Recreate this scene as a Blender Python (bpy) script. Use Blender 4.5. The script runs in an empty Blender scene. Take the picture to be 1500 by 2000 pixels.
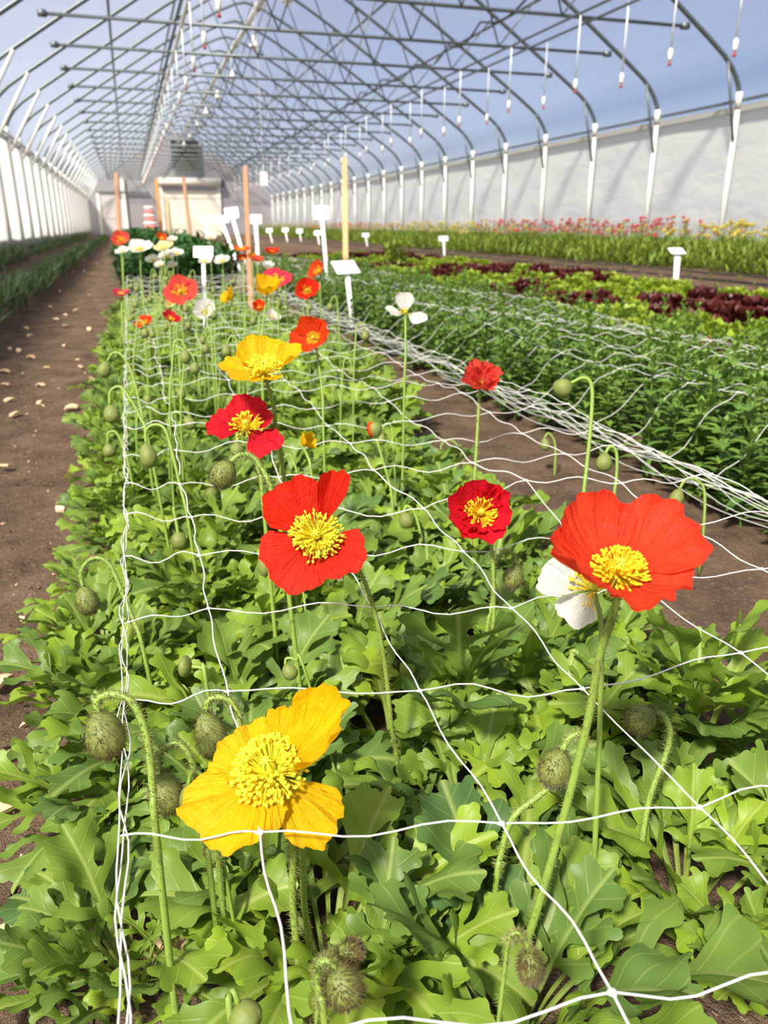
import bpy, bmesh, math, random
import numpy as np
from mathutils import Vector, Matrix

random.seed(11)
rng = np.random.default_rng(11)
S = bpy.context.scene
COL = S.collection

# ------------------------------------------------------------------ camera
EYE = Vector((0.0, 0.0, 0.63))
FOC = 1500.0
PITCH = math.atan((1000 - 443) / FOC)
YAW = math.atan((750 - 249) / FOC * math.cos(PITCH))
FW = Vector((math.sin(YAW) * math.cos(PITCH), math.cos(YAW) * math.cos(PITCH), -math.sin(PITCH)))
RT = Vector((math.cos(YAW), -math.sin(YAW), 0))
UP = RT.cross(FW)
cam = bpy.data.cameras.new('camera')
camo = bpy.data.objects.new('camera', cam)
COL.objects.link(camo)
camo.matrix_world = Matrix((
    (RT.x, UP.x, -FW.x, EYE.x), (RT.y, UP.y, -FW.y, EYE.y), (RT.z, UP.z, -FW.z, EYE.z), (0, 0, 0, 1)))
cam.sensor_fit = 'HORIZONTAL'
cam.sensor_width = 36.0
cam.lens = 36.0
cam.clip_start = 0.02
cam.clip_end = 600
cam.dof.use_dof = True
cam.dof.focus_distance = 0.66
cam.dof.aperture_fstop = 12.5
S.camera = camo

# ------------------------------------------------------------------ light
SUN_DIR = Vector((-0.45, -0.46, 0.74)).normalized()      # towards the sun
w = bpy.data.worlds.new('world')
S.world = w
w.use_nodes = True
nt = w.node_tree
sky = nt.nodes.new('ShaderNodeTexSky')
sky.sky_type = 'NISHITA'
sky.sun_disc = False
sky.sun_elevation = math.asin(SUN_DIR.z)
sky.sun_rotation = math.atan2(SUN_DIR.x, SUN_DIR.y)
sky.air_density = 1.0
sky.dust_density = 0.6
bg = nt.nodes['Background']
bg.inputs['Strength'].default_value = 0.10
sky.ozone_density = 3.0
tint = nt.nodes.new('ShaderNodeMix'); tint.data_type = 'RGBA'; tint.blend_type = 'MULTIPLY'; tint.inputs[0].default_value = 1.0
tint.inputs[7].default_value = (0.98, 0.88, 1.0, 1)
nt.links.new(sky.outputs[0], tint.inputs[6]); nt.links.new(tint.outputs[2], bg.inputs['Color'])
sl = bpy.data.lights.new('sun', 'SUN')
sl.energy = 9.6
sl.angle = math.radians(6)
sl.color = (1.0, 0.93, 0.82)
slo = bpy.data.objects.new('sun', sl)
COL.objects.link(slo)
slo.rotation_euler = (-SUN_DIR).to_track_quat('-Z', 'Y').to_euler()
slo.location = (-6, -5, 8)
S.view_settings.view_transform = 'Standard'
S.view_settings.look = 'None'
S.view_settings.gamma = 1
S.view_settings.exposure = 0.4
S.view_settings.use_curve_mapping = False
try:
    S.cycles.use_denoising = True
    S.cycles.max_bounces = 10
    S.cycles.transparent_max_bounces = 24
    S.cycles.transmission_bounces = 6
    S.cycles.diffuse_bounces = 4
    S.cycles.sample_clamp_indirect = 6
except Exception:
    pass

# ------------------------------------------------------------------ back-projection of measured points
def ray(px, py):
    return FW + RT * ((px - 750) / FOC) + UP * ((1000 - py) / FOC)
def at_d(px, py, d): return EYE + ray(px, py) * d
def at_z(px, py, z):
    r = ray(px, py); return EYE + r * ((z - EYE.z) / r.z)
def at_x(px, py, x):
    r = ray(px, py); return EYE + r * (x / r.x)
def at_y(px, py, y):
    r = ray(px, py); return EYE + r * (y / r.y)
def sstep(a, b, x):
    t = min(1, max(0, (x - a) / (b - a))); return t * t * (3 - 2 * t)
def ground(x, y):
    return 0.10 * sstep(2.6, 6.6, x) + 0.11 * sstep(0.5, 1.9, -x) + 0.14 * max(0, y) / 47.0

# ------------------------------------------------------------------ helpers
def lin(r, g, b):
    f = lambda c: ((c / 255 + 0.055) / 1.055) ** 2.4 if c > 10 else c / 255 / 12.92
    return (f(r), f(g), f(b), 1)

class MB:
    def __init__(s):
        s.v = []; s.f = []; s.uv = {}; s.mi = []
    def add(s, vs, fs, uvs=None, mi=0):
        o = len(s.v)
        s.v.extend([tuple(p) for p in vs])
        for f in fs:
            s.f.append(tuple(i + o for i in f)); s.mi.append(mi)
        if uvs is not None:
            for i, u in enumerate(uvs): s.uv[o + i] = u
    def tube(s, pts, r, n=6, cap=True, mi=0):
        pts = [Vector(p) for p in pts]
        m = len(pts)
        rr = r if isinstance(r, (list, tuple)) else [r] * m
        t = (pts[1] - pts[0]).normalized()
        a = Vector((0, 0, 1)) if abs(t.z) < 0.9 else Vector((1, 0, 0))
        u = t.cross(a).normalized()
        vs = []
        for i, p in enumerate(pts):
            if i == 0: t = pts[1] - pts[0]
            elif i == m - 1: t = pts[-1] - pts[-2]
            else: t = pts[i + 1] - pts[i - 1]
            t = t.normalized()
            u = (u - t * u.dot(t))
            u = u.normalized() if u.length > 1e-9 else t.orthogonal().normalized()
            v = t.cross(u)
            for k in range(n):
                an = 2 * math.pi * k / n
                vs.append(p + (u * math.cos(an) + v * math.sin(an)) * rr[i])
        fs = []
        for i in range(m - 1):
            for k in range(n):
                a0 = i * n + k; b0 = i * n + (k + 1) % n
                fs.append((a0, b0, b0 + n, a0 + n))
        if cap:
            fs.append(tuple(range(n - 1, -1, -1)))
            fs.append(tuple((m - 1) * n + k for k in range(n)))
        s.add(vs, fs, mi=mi)
    def box(s, lo, hi, M=None, mi=0):
        x0, y0, z0 = lo; x1, y1, z1 = hi
        vs = [Vector(p) for p in ((x0,y0,z0),(x1,y0,z0),(x1,y1,z0),(x0,y1,z0),(x0,y0,z1),(x1,y0,z1),(x1,y1,z1),(x0,y1,z1))]
        if M: vs = [M @ v for v in vs]
        s.add(vs, [(3,2,1,0),(4,5,6,7),(0,1,5,4),(1,2,6,5),(2,3,7,6),(3,0,4,7)], mi=mi)
    def ellipsoid(s, c, axis, rl, rw, n=10, m=8, rib=0.0, mi=0, egg=0.0):
        c = Vector(c); a = Vector(axis).normalized()
        u = a.orthogonal().normalized(); v = a.cross(u)
        vs = [c - a * rl]
        for i in range(1, m):
            th = math.pi * i / m
            z = -math.cos(th); q = math.sin(th) * (1 + egg * z)
            for k in range(n):
                an = 2 * math.pi * k / n
                rr = rw * q * (1 + (rib if k % 2 else -rib))
                vs.append(c + a * rl * z + (u * math.cos(an) + v * math.sin(an)) * rr)
        vs.append(c + a * rl)
        fs = []
        for k in range(n):
            fs.append((0, 1 + (k + 1) % n, 1 + k))
            fs.append((len(vs) - 1, len(vs) - 1 - n + k, len(vs) - 1 - n + (k + 1) % n))
        for i in range(m - 2):
            for k in range(n):
                a0 = 1 + i * n + k; b0 = 1 + i * n + (k + 1) % n
                fs.append((a0, b0, b0 + n, a0 + n))
        s.add(vs, fs, mi=mi)
    def mesh(s, name, mats, smooth=True):
        me = bpy.data.meshes.new(name)
        me.from_pydata(s.v, [], s.f)
        for m in (mats if isinstance(mats, (list, tuple)) else [mats]): me.materials.append(m)
        if any(s.mi): me.polygons.foreach_set('material_index', s.mi)
        if s.uv:
            uvl = me.uv_layers.new(name='UVMap')
            vi = np.empty(len(me.loops), dtype=np.int32)
            me.loops.foreach_get('vertex_index', vi)
            tab = np.zeros((len(s.v), 2), dtype=np.float32)
            for k, u in s.uv.items(): tab[k] = u
            uvl.data.foreach_set('uv', tab[vi].ravel())
        if smooth: me.polygons.foreach_set('use_smooth', [True] * len(me.polygons))
        me.update()
        return me
    def build(s, name, mats, parent=None, smooth=True):
        return obj(name, s.mesh(name, mats, smooth), parent)

def obj(name, me, parent=None, loc=None):
    o = bpy.data.objects.new(name, me); COL.objects.link(o)
    if parent: o.parent = parent
    if loc: o.location = loc
    return o
def tag(o, label, cat, group=None, kind=None):
    if label: o['label'] = label
    if cat: o['category'] = cat
    if group: o['group'] = group
    if kind: o['kind'] = kind
    return o
def thing(name, label, cat, loc=(0, 0, 0), group=None):
    o = bpy.data.objects.new(name, None); COL.objects.link(o)
    o.location = loc; o.empty_display_size = 0.05
    return tag(o, label, cat, group)
def struct(name, mb, mats, smooth=False, label=None):
    o = mb.build(name, mats, None, smooth); o['kind'] = 'structure'
    if label: o['label'] = label
    return o
def copy_tree(o, parent=None, kids=None):
    c = o.copy(); COL.objects.link(c)
    if parent: c.parent = parent
    for ch in o.children: copy_tree(ch, c)
    return c
ORD = ['nearest', 'second', 'third', 'fourth', 'fifth', 'sixth', 'seventh', 'eighth', 'ninth', 'tenth', 'eleventh', 'twelfth',
       'thirteenth', 'fourteenth', 'fifteenth', 'sixteenth', 'seventeenth', 'eighteenth', 'nineteenth', 'twentieth']
def ordn(i):
    if i < 20: return ORD[i]
    t = {2: 'twenty', 3: 'thirty', 4: 'forty'}[(i + 1) // 10]
    u = (i + 1) % 10
    if u == 0: return {'thirty': 'thirtieth', 'forty': 'fortieth', 'twenty': 'twentieth'}[t]
    return t + '-' + ['first', 'second', 'third', 'fourth', 'fifth', 'sixth', 'seventh', 'eighth', 'ninth'][u - 1]
def spline(pts, n=6):
    pts = [Vector(p) for p in pts]
    P = [pts[0] * 2 - pts[1]] + pts + [pts[-1] * 2 - pts[-2]]
    out = []
    for i in range(1, len(P) - 2):
        p0, p1, p2, p3 = P[i - 1:i + 3]
        for k in range(n):
            t = k / n
            out.append(0.5 * ((2 * p1) + (p2 - p0) * t + (2 * p0 - 5 * p1 + 4 * p2 - p3) * t * t + (3 * p1 - p0 - 3 * p2 + p3) * t ** 3))
    out.append(pts[-1])
    return out

# ------------------------------------------------------------------ materials
class NT:
    def __init__(s, name):
        s.m = bpy.data.materials.new(name); s.m.use_nodes = True
        s.t = s.m.node_tree; s.t.nodes.clear()
        s.out = s.n('ShaderNodeOutputMaterial')
    def n(s, t, **kw):
        nd = s.t.nodes.new(t)
        for k, v in kw.items():
            if hasattr(nd, k): setattr(nd, k, v)
        return nd
    def l(s, a, b): s.t.links.new(a, b)
    def noise(s, scale, detail=3, vec=None, rough=0.55):
        n = s.n('ShaderNodeTexNoise'); n.inputs['Scale'].default_value = scale; n.inputs['Detail'].default_value = detail
        n.inputs['Roughness'].default_value = rough
        if vec is not None: s.l(vec, n.inputs['Vector'])
        return n.outputs['Fac']
    def ramp(s, fac, stops):
        r = s.n('ShaderNodeValToRGB')
        e = r.color_ramp.elements
        while len(e) < len(stops): e.new(0.5)
        for i, (p, c) in enumerate(stops): e[i].position = p; e[i].color = c
        s.l(fac, r.inputs['Fac']); return r.outputs['Color']
    def mix(s, a, b, fac, mode='MIX'):
        m = s.n('ShaderNodeMix', data_type='RGBA', blend_type=mode)
        for v, k in ((fac, 0), (a, 6), (b, 7)):
            if isinstance(v, (int, float, tuple)): m.inputs[k].default_value = v
            else: s.l(v, m.inputs[k])
        return m.outputs[2]
    def math(s, op, a, b=0.0):
        m = s.n('ShaderNodeMath', operation=op)
        for i, v in enumerate((a, b)):
            if isinstance(v, (int, float)): m.inputs[i].default_value = v
            else: s.l(v, m.inputs[i])
        return m.outputs[0]
    def obj(s): return s.n('ShaderNodeTexCoord').outputs['Object']
    def uv(s): return s.n('ShaderNodeTexCoord').outputs['UV']
    def bump(s, h, strength=0.3, dist=0.01):
        b = s.n('ShaderNodeBump'); b.inputs['Strength'].default_value = strength; b.inputs['Distance'].default_value = dist
        s.l(h, b.inputs['Height']); return b.outputs['Normal']
    def prin(s, col, rough=0.6, metal=0.0, normal=None, spec=None):
        p = s.n('ShaderNodeBsdfPrincipled')
        if isinstance(col, tuple): p.inputs['Base Color'].default_value = col
        else: s.l(col, p.inputs['Base Color'])
        p.inputs['Roughness'].default_value = rough; p.inputs['Metallic'].default_value = metal
        if spec is not None: p.inputs['Specular IOR Level'].default_value = spec
        if normal is not None: s.l(normal, p.inputs['Normal'])
        return p.outputs[0]
    def trans(s, col, normal=None):
        t = s.n('ShaderNodeBsdfTranslucent')
        if isinstance(col, tuple): t.inputs['Color'].default_value = col
        else: s.l(col, t.inputs['Color'])
        if normal is not None: s.l(normal, t.inputs['Normal'])
        return t.outputs[0]
    def mixsh(s, a, b, f):
        m = s.n('ShaderNodeMixShader')
        if isinstance(f, (int, float)): m.inputs[0].default_value = f
        else: s.l(f, m.inputs[0])
        s.l(a, m.inputs[1]); s.l(b, m.inputs[2]); return m.outputs[0]
    def done(s, sh):
        s.l(sh, s.out.inputs['Surface']); return s.m

def simple(name, col, rough=0.6, metal=0.0, var=0.12, scale=30, bump=0.0, spec=None):
    t = NT(name); o = t.obj()
    nz = t.noise(scale, 3, o)
    c = t.mix(tuple(x * (1 - var) for x in col[:3]) + (1,), tuple(min(1, x * (1 + var)) for x in col[:3]) + (1,), nz)
    nrm = t.bump(nz, bump, 0.004) if bump else None
    return t.done(t.prin(c, rough, metal, nrm, spec))

def film(name, transp, col, wr=0.15, tr=0.6):
    t = NT(name); o = t.obj()
    mp = t.n('ShaderNodeMapping'); mp.inputs['Scale'].default_value = (1, 0.35, 1); t.l(o, mp.inputs['Vector'])
    nz = t.noise(1.6, 4, mp.outputs[0])
    nrm = t.bump(nz, wr, 0.2)
    d = t.prin(col, 0.35, 0, nrm, 0.4)
    b = t.trans(col, nrm)
    base = t.mixsh(d, b, tr)
    if transp <= 0: return t.done(base)
    tp = t.n('ShaderNodeBsdfTransparent'); tp.inputs['Color'].default_value = (0.97, 0.98, 1, 1)
    f = t.math('MULTIPLY_ADD', nz, 0.16); f.node.inputs[2].default_value = transp - 0.08
    return t.done(t.mixsh(base, tp.outputs[0], f))

def leaf_mat(name, c1, c2, c3, trans=0.3, vein=True, rough=0.45, spec=0.35):
    """c1 lush, c2 dusty, c3 light vein"""
    t = NT(name)
    at = t.n('ShaderNodeAttribute', attribute_name='var')
    ri = t.n('ShaderNodeObjectInfo').outputs['Random']
    o = t.obj()
    nz = t.noise(18, 3, o)
    f = t.math('ADD', t.math('MULTIPLY', at.outputs['Fac'], 0.65), t.math('MULTIPLY', nz, 0.35))
    f = t.math('ADD', f, t.math('MULTIPLY', t.math('SUBTRACT', ri, 0.5), 0.25))
    c = t.mix(c1, c2, f)
    nrm = None
    if vein:
        sp = t.n('ShaderNodeSeparateXYZ'); t.l(t.uv(), sp.inputs[0])
        ax = t.math('ABSOLUTE', t.math('SUBTRACT', sp.outputs[0], 0.5))
        mid = t.math('SUBTRACT', 1.0, t.math('MULTIPLY', ax, 34.0))
        mid = t.math('MAXIMUM', mid, 0.0)
        # side veins: stripes rising obliquely from the midrib
        ph = t.math('SUBTRACT', t.math('MULTIPLY', sp.outputs[1], 6.4), t.math('MULTIPLY', ax, 6.4))
        st = t.math('ABSOLUTE', t.math('SUBTRACT', t.math('FRACT', ph), 0.5))
        st = t.math('MAXIMUM', t.math('SUBTRACT', 1.0, t.math('MULTIPLY', st, 11.0)), 0.0)
        vv = t.math('MAXIMUM', mid, t.math('MULTIPLY', st, 0.35))
        c = t.mix(c, c3, t.math('MULTIPLY', vv, 0.45))
        nrm = t.bump(t.math('SUBTRACT', t.math('MULTIPLY', nz, 0.6), vv), 0.35, 0.002)
    p = t.prin(c, rough, 0, nrm, spec)
    tc = t.mix(c, (1.0, 0.9, 0.25, 1), 0.35, 'MULTIPLY')
    return t.done(t.mixsh(p, t.trans(tc), trans))

def petal_mat(name, main, base, edge=None, trans=0.45, b0=0.16, b1=0.30):
    t = NT(name); uv = t.uv()
    sp = t.n('ShaderNodeSeparateXYZ'); t.l(uv, sp.inputs[0])
    mp = t.n('ShaderNodeMapping'); mp.inputs['Scale'].default_value = (26, 2.2, 1); t.l(uv, mp.inputs['Vector'])
    nz = t.noise(1.0, 4, mp.outputs[0])
    nz2 = t.noise(5.0, 2, uv)
    vv = t.math('ADD', sp.outputs[1], t.math('MULTIPLY', t.math('SUBTRACT', nz, 0.5), 0.10))
    ed = edge or main
    c = t.ramp(vv, [(0.0, base), (b0, base), (b1, main), (0.85, main), (1.0, ed)])
    dark = tuple(x * 0.72 for x in main[:3]) + (1,)
    c = t.mix(c, dark, t.math('MULTIPLY', t.math('MAXIMUM', t.math('SUBTRACT', nz, 0.48), 0.0), 2.4))
    nrm = t.bump(t.math('ADD', nz, t.math('MULTIPLY', nz2, 0.7)), 0.9, 0.0045)
    p = t.prin(c, 0.55, 0, nrm, 0.25)
    return t.done(t.mixsh(p, t.trans(c, nrm), trans))

def soil_mat(name, c1, c2, c3):
    t = NT(name); o = t.obj()
    a = t.noise(7, 6, o, 0.65); b = t.noise(90, 5, o, 0.7); d = t.noise(420, 3, o, 0.6)
    c = t.mix(c1, c2, t.ramp(a, [(0.35, (0, 0, 0, 1)), (0.68, (1, 1, 1, 1))]))
    c = t.mix(c, c3, t.ramp(b, [(0.56, (0, 0, 0, 1)), (0.74, (1, 1, 1, 1))]))
    h = t.math('ADD', t.math('MULTIPLY', a, 1.0), t.math('ADD', t.math('MULTIPLY', b, 0.5), t.math('MULTIPLY', d, 0.22)))
    n = t.bump(h, 1.0, 0.035)
    return t.done(t.prin(c, 0.95, 0, n, 0.1))

def wood_mat(name, c1, c2):
    t = NT(name); o = t.obj()
    mp = t.n('ShaderNodeMapping'); mp.inputs['Scale'].default_value = (60, 60, 4); t.l(o, mp.inputs['Vector'])
    nz = t.noise(1, 4, mp.outputs[0])
    return t.done(t.prin(t.mix(c1, c2, nz), 0.7, 0, t.bump(nz, 0.3, 0.002)))

M = {}
M['soil'] = soil_mat('soil', lin(102, 82, 66), lin(144, 120, 98), lin(184, 162, 136))
M['grass_out'] = simple('outside_ground', lin(110, 104, 84), 0.95, 0, 0.2, 3)
M['roof'] = film('roof_film', 0.60, lin(180, 182, 184), 0.12, 0.6)
M['side'] = film('side_film', 0.0, lin(246, 246, 240), 0.35, 0.58)
M['endw'] = film('end_film', 0.0, lin(186, 182, 180), 0.25, 0.4)
M['steel'] = simple('galvanised_steel', lin(104, 112, 112), 0.42, 0.5, 0.12, 8)
M['steel_w'] = simple('white_steel', lin(225, 224, 216), 0.45, 0.1, 0.06, 8)
M['rail'] = simple('rail_metal', lin(176, 174, 166), 0.5, 0.3, 0.1, 5)
M['plastic'] = simple('white_plastic', lin(240, 238, 228), 0.45, 0, 0.05, 20)
M['tube'] = simple('clear_tube', lin(226, 228, 228), 0.3, 0, 0.05, 20)
M['redp'] = simple('red_plastic', lin(170, 50, 36), 0.4, 0, 0.1, 20)
M['black'] = simple('black_rubber', lin(40, 42, 42), 0.6, 0, 0.1, 20)
M['string'] = simple('net_string', lin(232, 230, 224), 0.45, 0, 0.04, 200)
M['stake'] = wood_mat('stake_wood', lin(206, 164, 108), lin(226, 190, 138))
M['stake2'] = wood_mat('stake_wood_dark', lin(156, 112, 80), lin(180, 136, 100))
M['orange'] = wood_mat('orange_wood', lin(214, 152, 72), lin(232, 178, 98))
M['chip'] = wood_mat('chip_wood', lin(196, 158, 116), lin(232, 204, 164))
M['signw'] = simple('sign_white', lin(250, 250, 248), 0.4, 0, 0.03, 20)
M['ink'] = simple('ink', lin(50, 56, 66), 0.6)
M['doorc'] = simple('door_cream', lin(236, 234, 214), 0.5, 0, 0.04, 5)
M['greyd'] = simple('door_grey', lin(196, 190, 184), 0.6, 0, 0.06, 4)
M['louver'] = simple('louver_olive', lin(98, 102, 84), 0.5, 0.2, 0.1, 4)
M['pinkcloth'] = simple('pink_sacks', lin(216, 140, 132), 0.8, 0, 0.1, 8)
M['whitecloth'] = simple('white_sacks', lin(236, 226, 220), 0.8, 0, 0.06, 8)

M['leaf'] = leaf_mat('poppy_leaf', lin(148, 176, 46), lin(76, 110, 60), lin(196, 208, 120), 0.34)
M['leafd'] = leaf_mat('dark_leaf', lin(62, 104, 44), lin(44, 84, 44), lin(120, 160, 90), 0.2)
M['snap'] = leaf_mat('snap_leaf', lin(124, 156, 64), lin(72, 110, 54), lin(140, 180, 100), 0.25, vein=False)
M['let_g'] = leaf_mat('lettuce_green', lin(166, 186, 58), lin(132, 160, 52), lin(220, 236, 150), 0.3, vein=False)
M['let_r'] = leaf_mat('lettuce_red', lin(104, 44, 38), lin(74, 34, 34), lin(150, 70, 60), 0.12, vein=False)
M['fol'] = leaf_mat('bed_foliage', lin(150, 168, 58), lin(104, 136, 54), lin(180, 200, 110), 0.3, vein=False)
M['feath'] = leaf_mat('feathery_leaf', lin(112, 136, 78), lin(84, 112, 70), lin(150, 170, 110), 0.2, vein=False)
M['stem'] = simple('poppy_stem', lin(132, 158, 66), 0.5, 0, 0.14, 60, 0.1)
M['bud'] = simple('bud_green', lin(114, 124, 56), 0.6, 0, 0.25, 120, 0.3)
M['hair'] = simple('bud_hair', lin(96, 82, 48), 0.6, 0, 0.25, 300)
M['hairg'] = simple('stem_hair', lin(132, 136, 76), 0.6, 0, 0.2, 300)
M['pistil'] = simple('pistil_green', lin(214, 214, 60), 0.5, 0, 0.15, 200)
M['anther'] = simple('stamen_yellow', lin(255, 206, 24), 0.6, 0, 0.12, 300)
M['antherp'] = simple('stamen_pale', lin(255, 232, 50), 0.6, 0, 0.12, 300)

Y0 = lin(246, 206, 40)
PET = {
    'scarlet': petal_mat('petal_scarlet', lin(240, 44, 20), Y0),
    'bigred': petal_mat('petal_bigred', lin(250, 74, 42), Y0, lin(244, 62, 40), 0.5, 0.2, 0.27),
    'crimson': petal_mat('petal_crimson', lin(226, 24, 44), lin(226, 60, 30)),
    'orange': petal_mat('petal_orange_red', lin(246, 74, 24), Y0),
    'coral': petal_mat('petal_coral', lin(240, 84, 70), lin(240, 130, 50)),
    'pink': petal_mat('petal_pink', lin(226, 58, 84), lin(240, 150, 60)),
    'yellow': petal_mat('petal_yellow', lin(254, 200, 14), lin(250, 222, 60)),
    'gold': petal_mat('petal_gold', lin(255, 202, 12), lin(252, 222, 50), lin(255, 190, 8)),
    'amber': petal_mat('petal_amber', lin(250, 160, 30), Y0),
    'white': petal_mat('petal_white', lin(250, 248, 238), lin(226, 226, 120)),
    'cream': petal_mat('petal_cream', lin(246, 238, 176), lin(240, 220, 90)),
}

# ------------------------------------------------------------------ building shell
CX = 3.015
YA, YB = -7.0, 47.0
HALF = [(4.90, 2.12), (4.89, 2.28), (4.80, 2.47), (4.58, 2.70), (4.0, 3.08), (3.5, 3.40), (3.0, 3.71), (2.0, 4.33), (1.0, 4.91), (0.45, 5.18), (0.0, 5.32)]
PROFILE = [(CX - d, z) for d, z in HALF] + [(CX + d, z) for d, z in reversed(HALF[:-1])]
def prof_z(dx):
    dx = abs(dx)
    for (a, za), (b, zb) in zip(HALF, HALF[1:]):
        if b <= dx <= a: return za + (zb - za) * (a - dx) / (a - b + 1e-9)
    return HALF[0][1]

def soil_mesh():
    mb = MB()
    xs = list(np.linspace(-2.1, 0.9, 76)) + list(np.linspace(1.0, 8.1, 60))
    ys = [-7, -3] + list(np.linspace(-0.4, 3.6, 100)) + list(np.linspace(3.7, 9, 50)) + list(np.linspace(9.4, 47.2, 70))
    gr = rng.normal(size=(len(ys), len(xs)))
    vs = []
    for j, y in enumerate(ys):
        for i, x in enumerate(xs):
            z = ground(x, y) + 0.004 * gr[j, i]
            z += 0.010 * math.sin(3.1 * x + 0.7 * y) * math.sin(2.3 * y + x)
            if -0.15 < x < 0.6: z += 0.01
            vs.append((x, y, z))
    n = len(xs)
    fs = [(j * n + i, j * n + i + 1, (j + 1) * n + i + 1, (j + 1) * n + i) for j in range(len(ys) - 1) for i in range(n - 1)]
    mb.add(vs, fs)
    return mb
struct('floor', soil_mesh(), M['soil'], True, 'brown bare soil floor of the greenhouse')
og = MB()
og.add([(-80, -60, -0.05), (90, -60, -0.05), (90, 140, -0.05), (-80, 140, -0.05)], [(0, 1, 2, 3)])
struct('floor_outside', og, M['grass_out'], False, 'ground outside the greenhouse')

roof = MB()
ysr = np.linspace(YA, YB, 64)
vs = []
for y in ysr:
    for k, (x, z) in enumerate(PROFILE):
        sag = 0.03 * math.sin((y - 9.52) / 1.75 * math.pi) ** 2
        nx = (x - CX) / 5
        vs.append((x + 0.045 * (1 if x > CX else -1) * min(1, abs(nx) * 1.6), y, z + 0.05 - sag * 0.5))
n = len(PROFILE)
roof.add(vs, [(j * n + i, j * n + i + 1, (j + 1) * n + i + 1, (j + 1) * n + i) for j in range(len(ysr) - 1) for i in range(n - 1)])
struct('ceiling', roof, M['roof'], True, 'translucent plastic film roof over steel arches')

def side_wall(x, name, lab, amp):
    mb = MB(); ys = np.linspace(YA, YB, 180); zs = np.linspace(-0.05, 2.16, 14); vs = []
    for y in ys:
        for k, z in enumerate(zs):
            a = math.sin(math.pi * k / 13)
            vs.append((x + amp * a * (math.sin(y * 1.9 + z * 1.3) + 0.5 * math.sin(y * 4.3 - z * 2.2)), y, z))
    n = 14
    mb.add(vs, [(j * n + i, j * n + i + 1, (j + 1) * n + i + 1, (j + 1) * n + i) for j in range(len(ys) - 1) for i in range(n - 1)])
    struct(name, mb, M['side'], True, lab)
side_wall(CX + 4.99, 'wall_right', 'white film side wall on the right', 0.018)
side_wall(CX - 4.99, 'wall_left', 'white film side wall on the left', 0.01)
bank = MB()  # unseen bank, added outside so the lower left film falls in shade
bank.add([(-2.03, YA, -0.05), (-2.10, YA, 0.62), (-3.2, YA, 0.62), (-4.6, YA, -0.05), (-2.03, YB, -0.05), (-2.10, YB, 0.62), (-3.2, YB, 0.62), (-4.6, YB, -0.05)],
         [(0, 1, 5, 4), (1, 2, 6, 5), (2, 3, 7, 6), (0, 3, 2, 1), (4, 5, 6, 7)])
struct('shade_bank_1', bank, M['grass_out'], False, 'unseen bank added outside the left wall to shade its lower part')
sill = MB()
sill.box((-1.955, YA, 0.0), (-1.90, YB, 0.27))
struct('baseboard_left', sill, M['black'], False, 'dark board along the foot of the left wall')
ew = MB()
pts = [(CX - 4.99, -0.05)] + [(x, z) for x, z in PROFILE] + [(CX + 4.99, -0.05)]
ew.add([(x, YB, z) for x, z in pts], [tuple(range(len(pts)))])
struct('wall_far', ew, M['endw'], False, 'pale film end wall at the far end')

# rails, purlins, hoops
def longbar(name, x, z, r, mat, lab, cat='pipe', ya=YA, yb=YB - 0.1, n=8):
    mb = MB(); mb.tube([(x, y, z) for y in np.linspace(ya, yb, 10)], r, n)
    return tag(mb.build(name, mat), lab, cat)
for sgn, nm in ((1, 'right'), (-1, 'left')):
    t = thing('hip_rail', f'grey hip rail along the top of the {nm} film wall', 'rail', (CX + sgn * 4.93, 3, 2.1))
    a = MB(); a.box((-0.025, YA - 3, -0.035), (0.025, YB - 3.1, 0.035)); a.build('channel', M['rail'], t, False)
    a = MB(); a.box((-0.02, YA - 3, 0.09), (0.03, YB - 3.1, 0.12)); a.build('lock_strip', M['steel'], t, False)
longbar('purlin', CX - 2.95, prof_z(2.95) - 0.06, 0.022, M['steel'], 'lower roof purlin pipe on the left slope', 'purlin')
longbar('purlin', CX - 1.80, prof_z(1.80) - 0.06, 0.022, M['steel'], 'upper roof purlin pipe on the left slope', 'purlin')
longbar('purlin', CX + 2.95, prof_z(2.95) - 0.06, 0.022, M['steel'], 'lower roof purlin pipe on the right slope', 'purlin')
longbar('purlin', CX + 1.80, prof_z(1.80) - 0.06, 0.022, M['steel'], 'upper roof purlin pipe on the right slope', 'purlin')
t = thing('ridge_pipe', 'thick pale ridge pipe running along the roof peak', 'pipe', (CX, 3, 4.85))
mb = MB(); mb.tube([(0, y - 3, 0) for y in np.linspace(YA, YB - 0.1, 8)], 0.06, 12); mb.build('pipe', M['steel_w'], t)
mb = MB()
for y in np.arange(2.5, 46, 1.75): mb.tube([(0, y - 3, -0.075), (0, y - 3 + 0.05, -0.075)], 0.02, 8); mb.tube([(0, y - 3, 0), (0, y - 3 + 0.06, 0)], 0.08, 12)
mb.build('clamps', M['rail'], t)
longbar('supply_pipe', 0.9, 2.98, 0.024, M['steel_w'], 'white water pipe above the left bed feeding the drop tubes', 'pipe')
longbar('supply_pipe', 5.6, 2.965, 0.016, M['steel'], 'grey water pipe feeding the outer row of drop tubes on the right', 'pipe')
longbar('supply_pipe', 5.3, 2.965, 0.016, M['steel'], 'grey water pipe feeding the inner row of drop tubes on the right', 'pipe')
mb = MB()
cab = []
for k, y in enumerate(np.linspace(4, 46.5, 170)):
    ph = ((y - 9.52) / 1.75) % 1
    cab.append((CX + 2.75 + 0.10 * math.sin(y * 0.9), y, prof_z(2.9) - 0.08 - 0.17 * math.sin(math.pi * ph)))
mb.tube(cab, 0.016, 6)
tag(mb.build('hose', M['black']), 'dark hose looping along the lower right purlin', 'hose')

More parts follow.
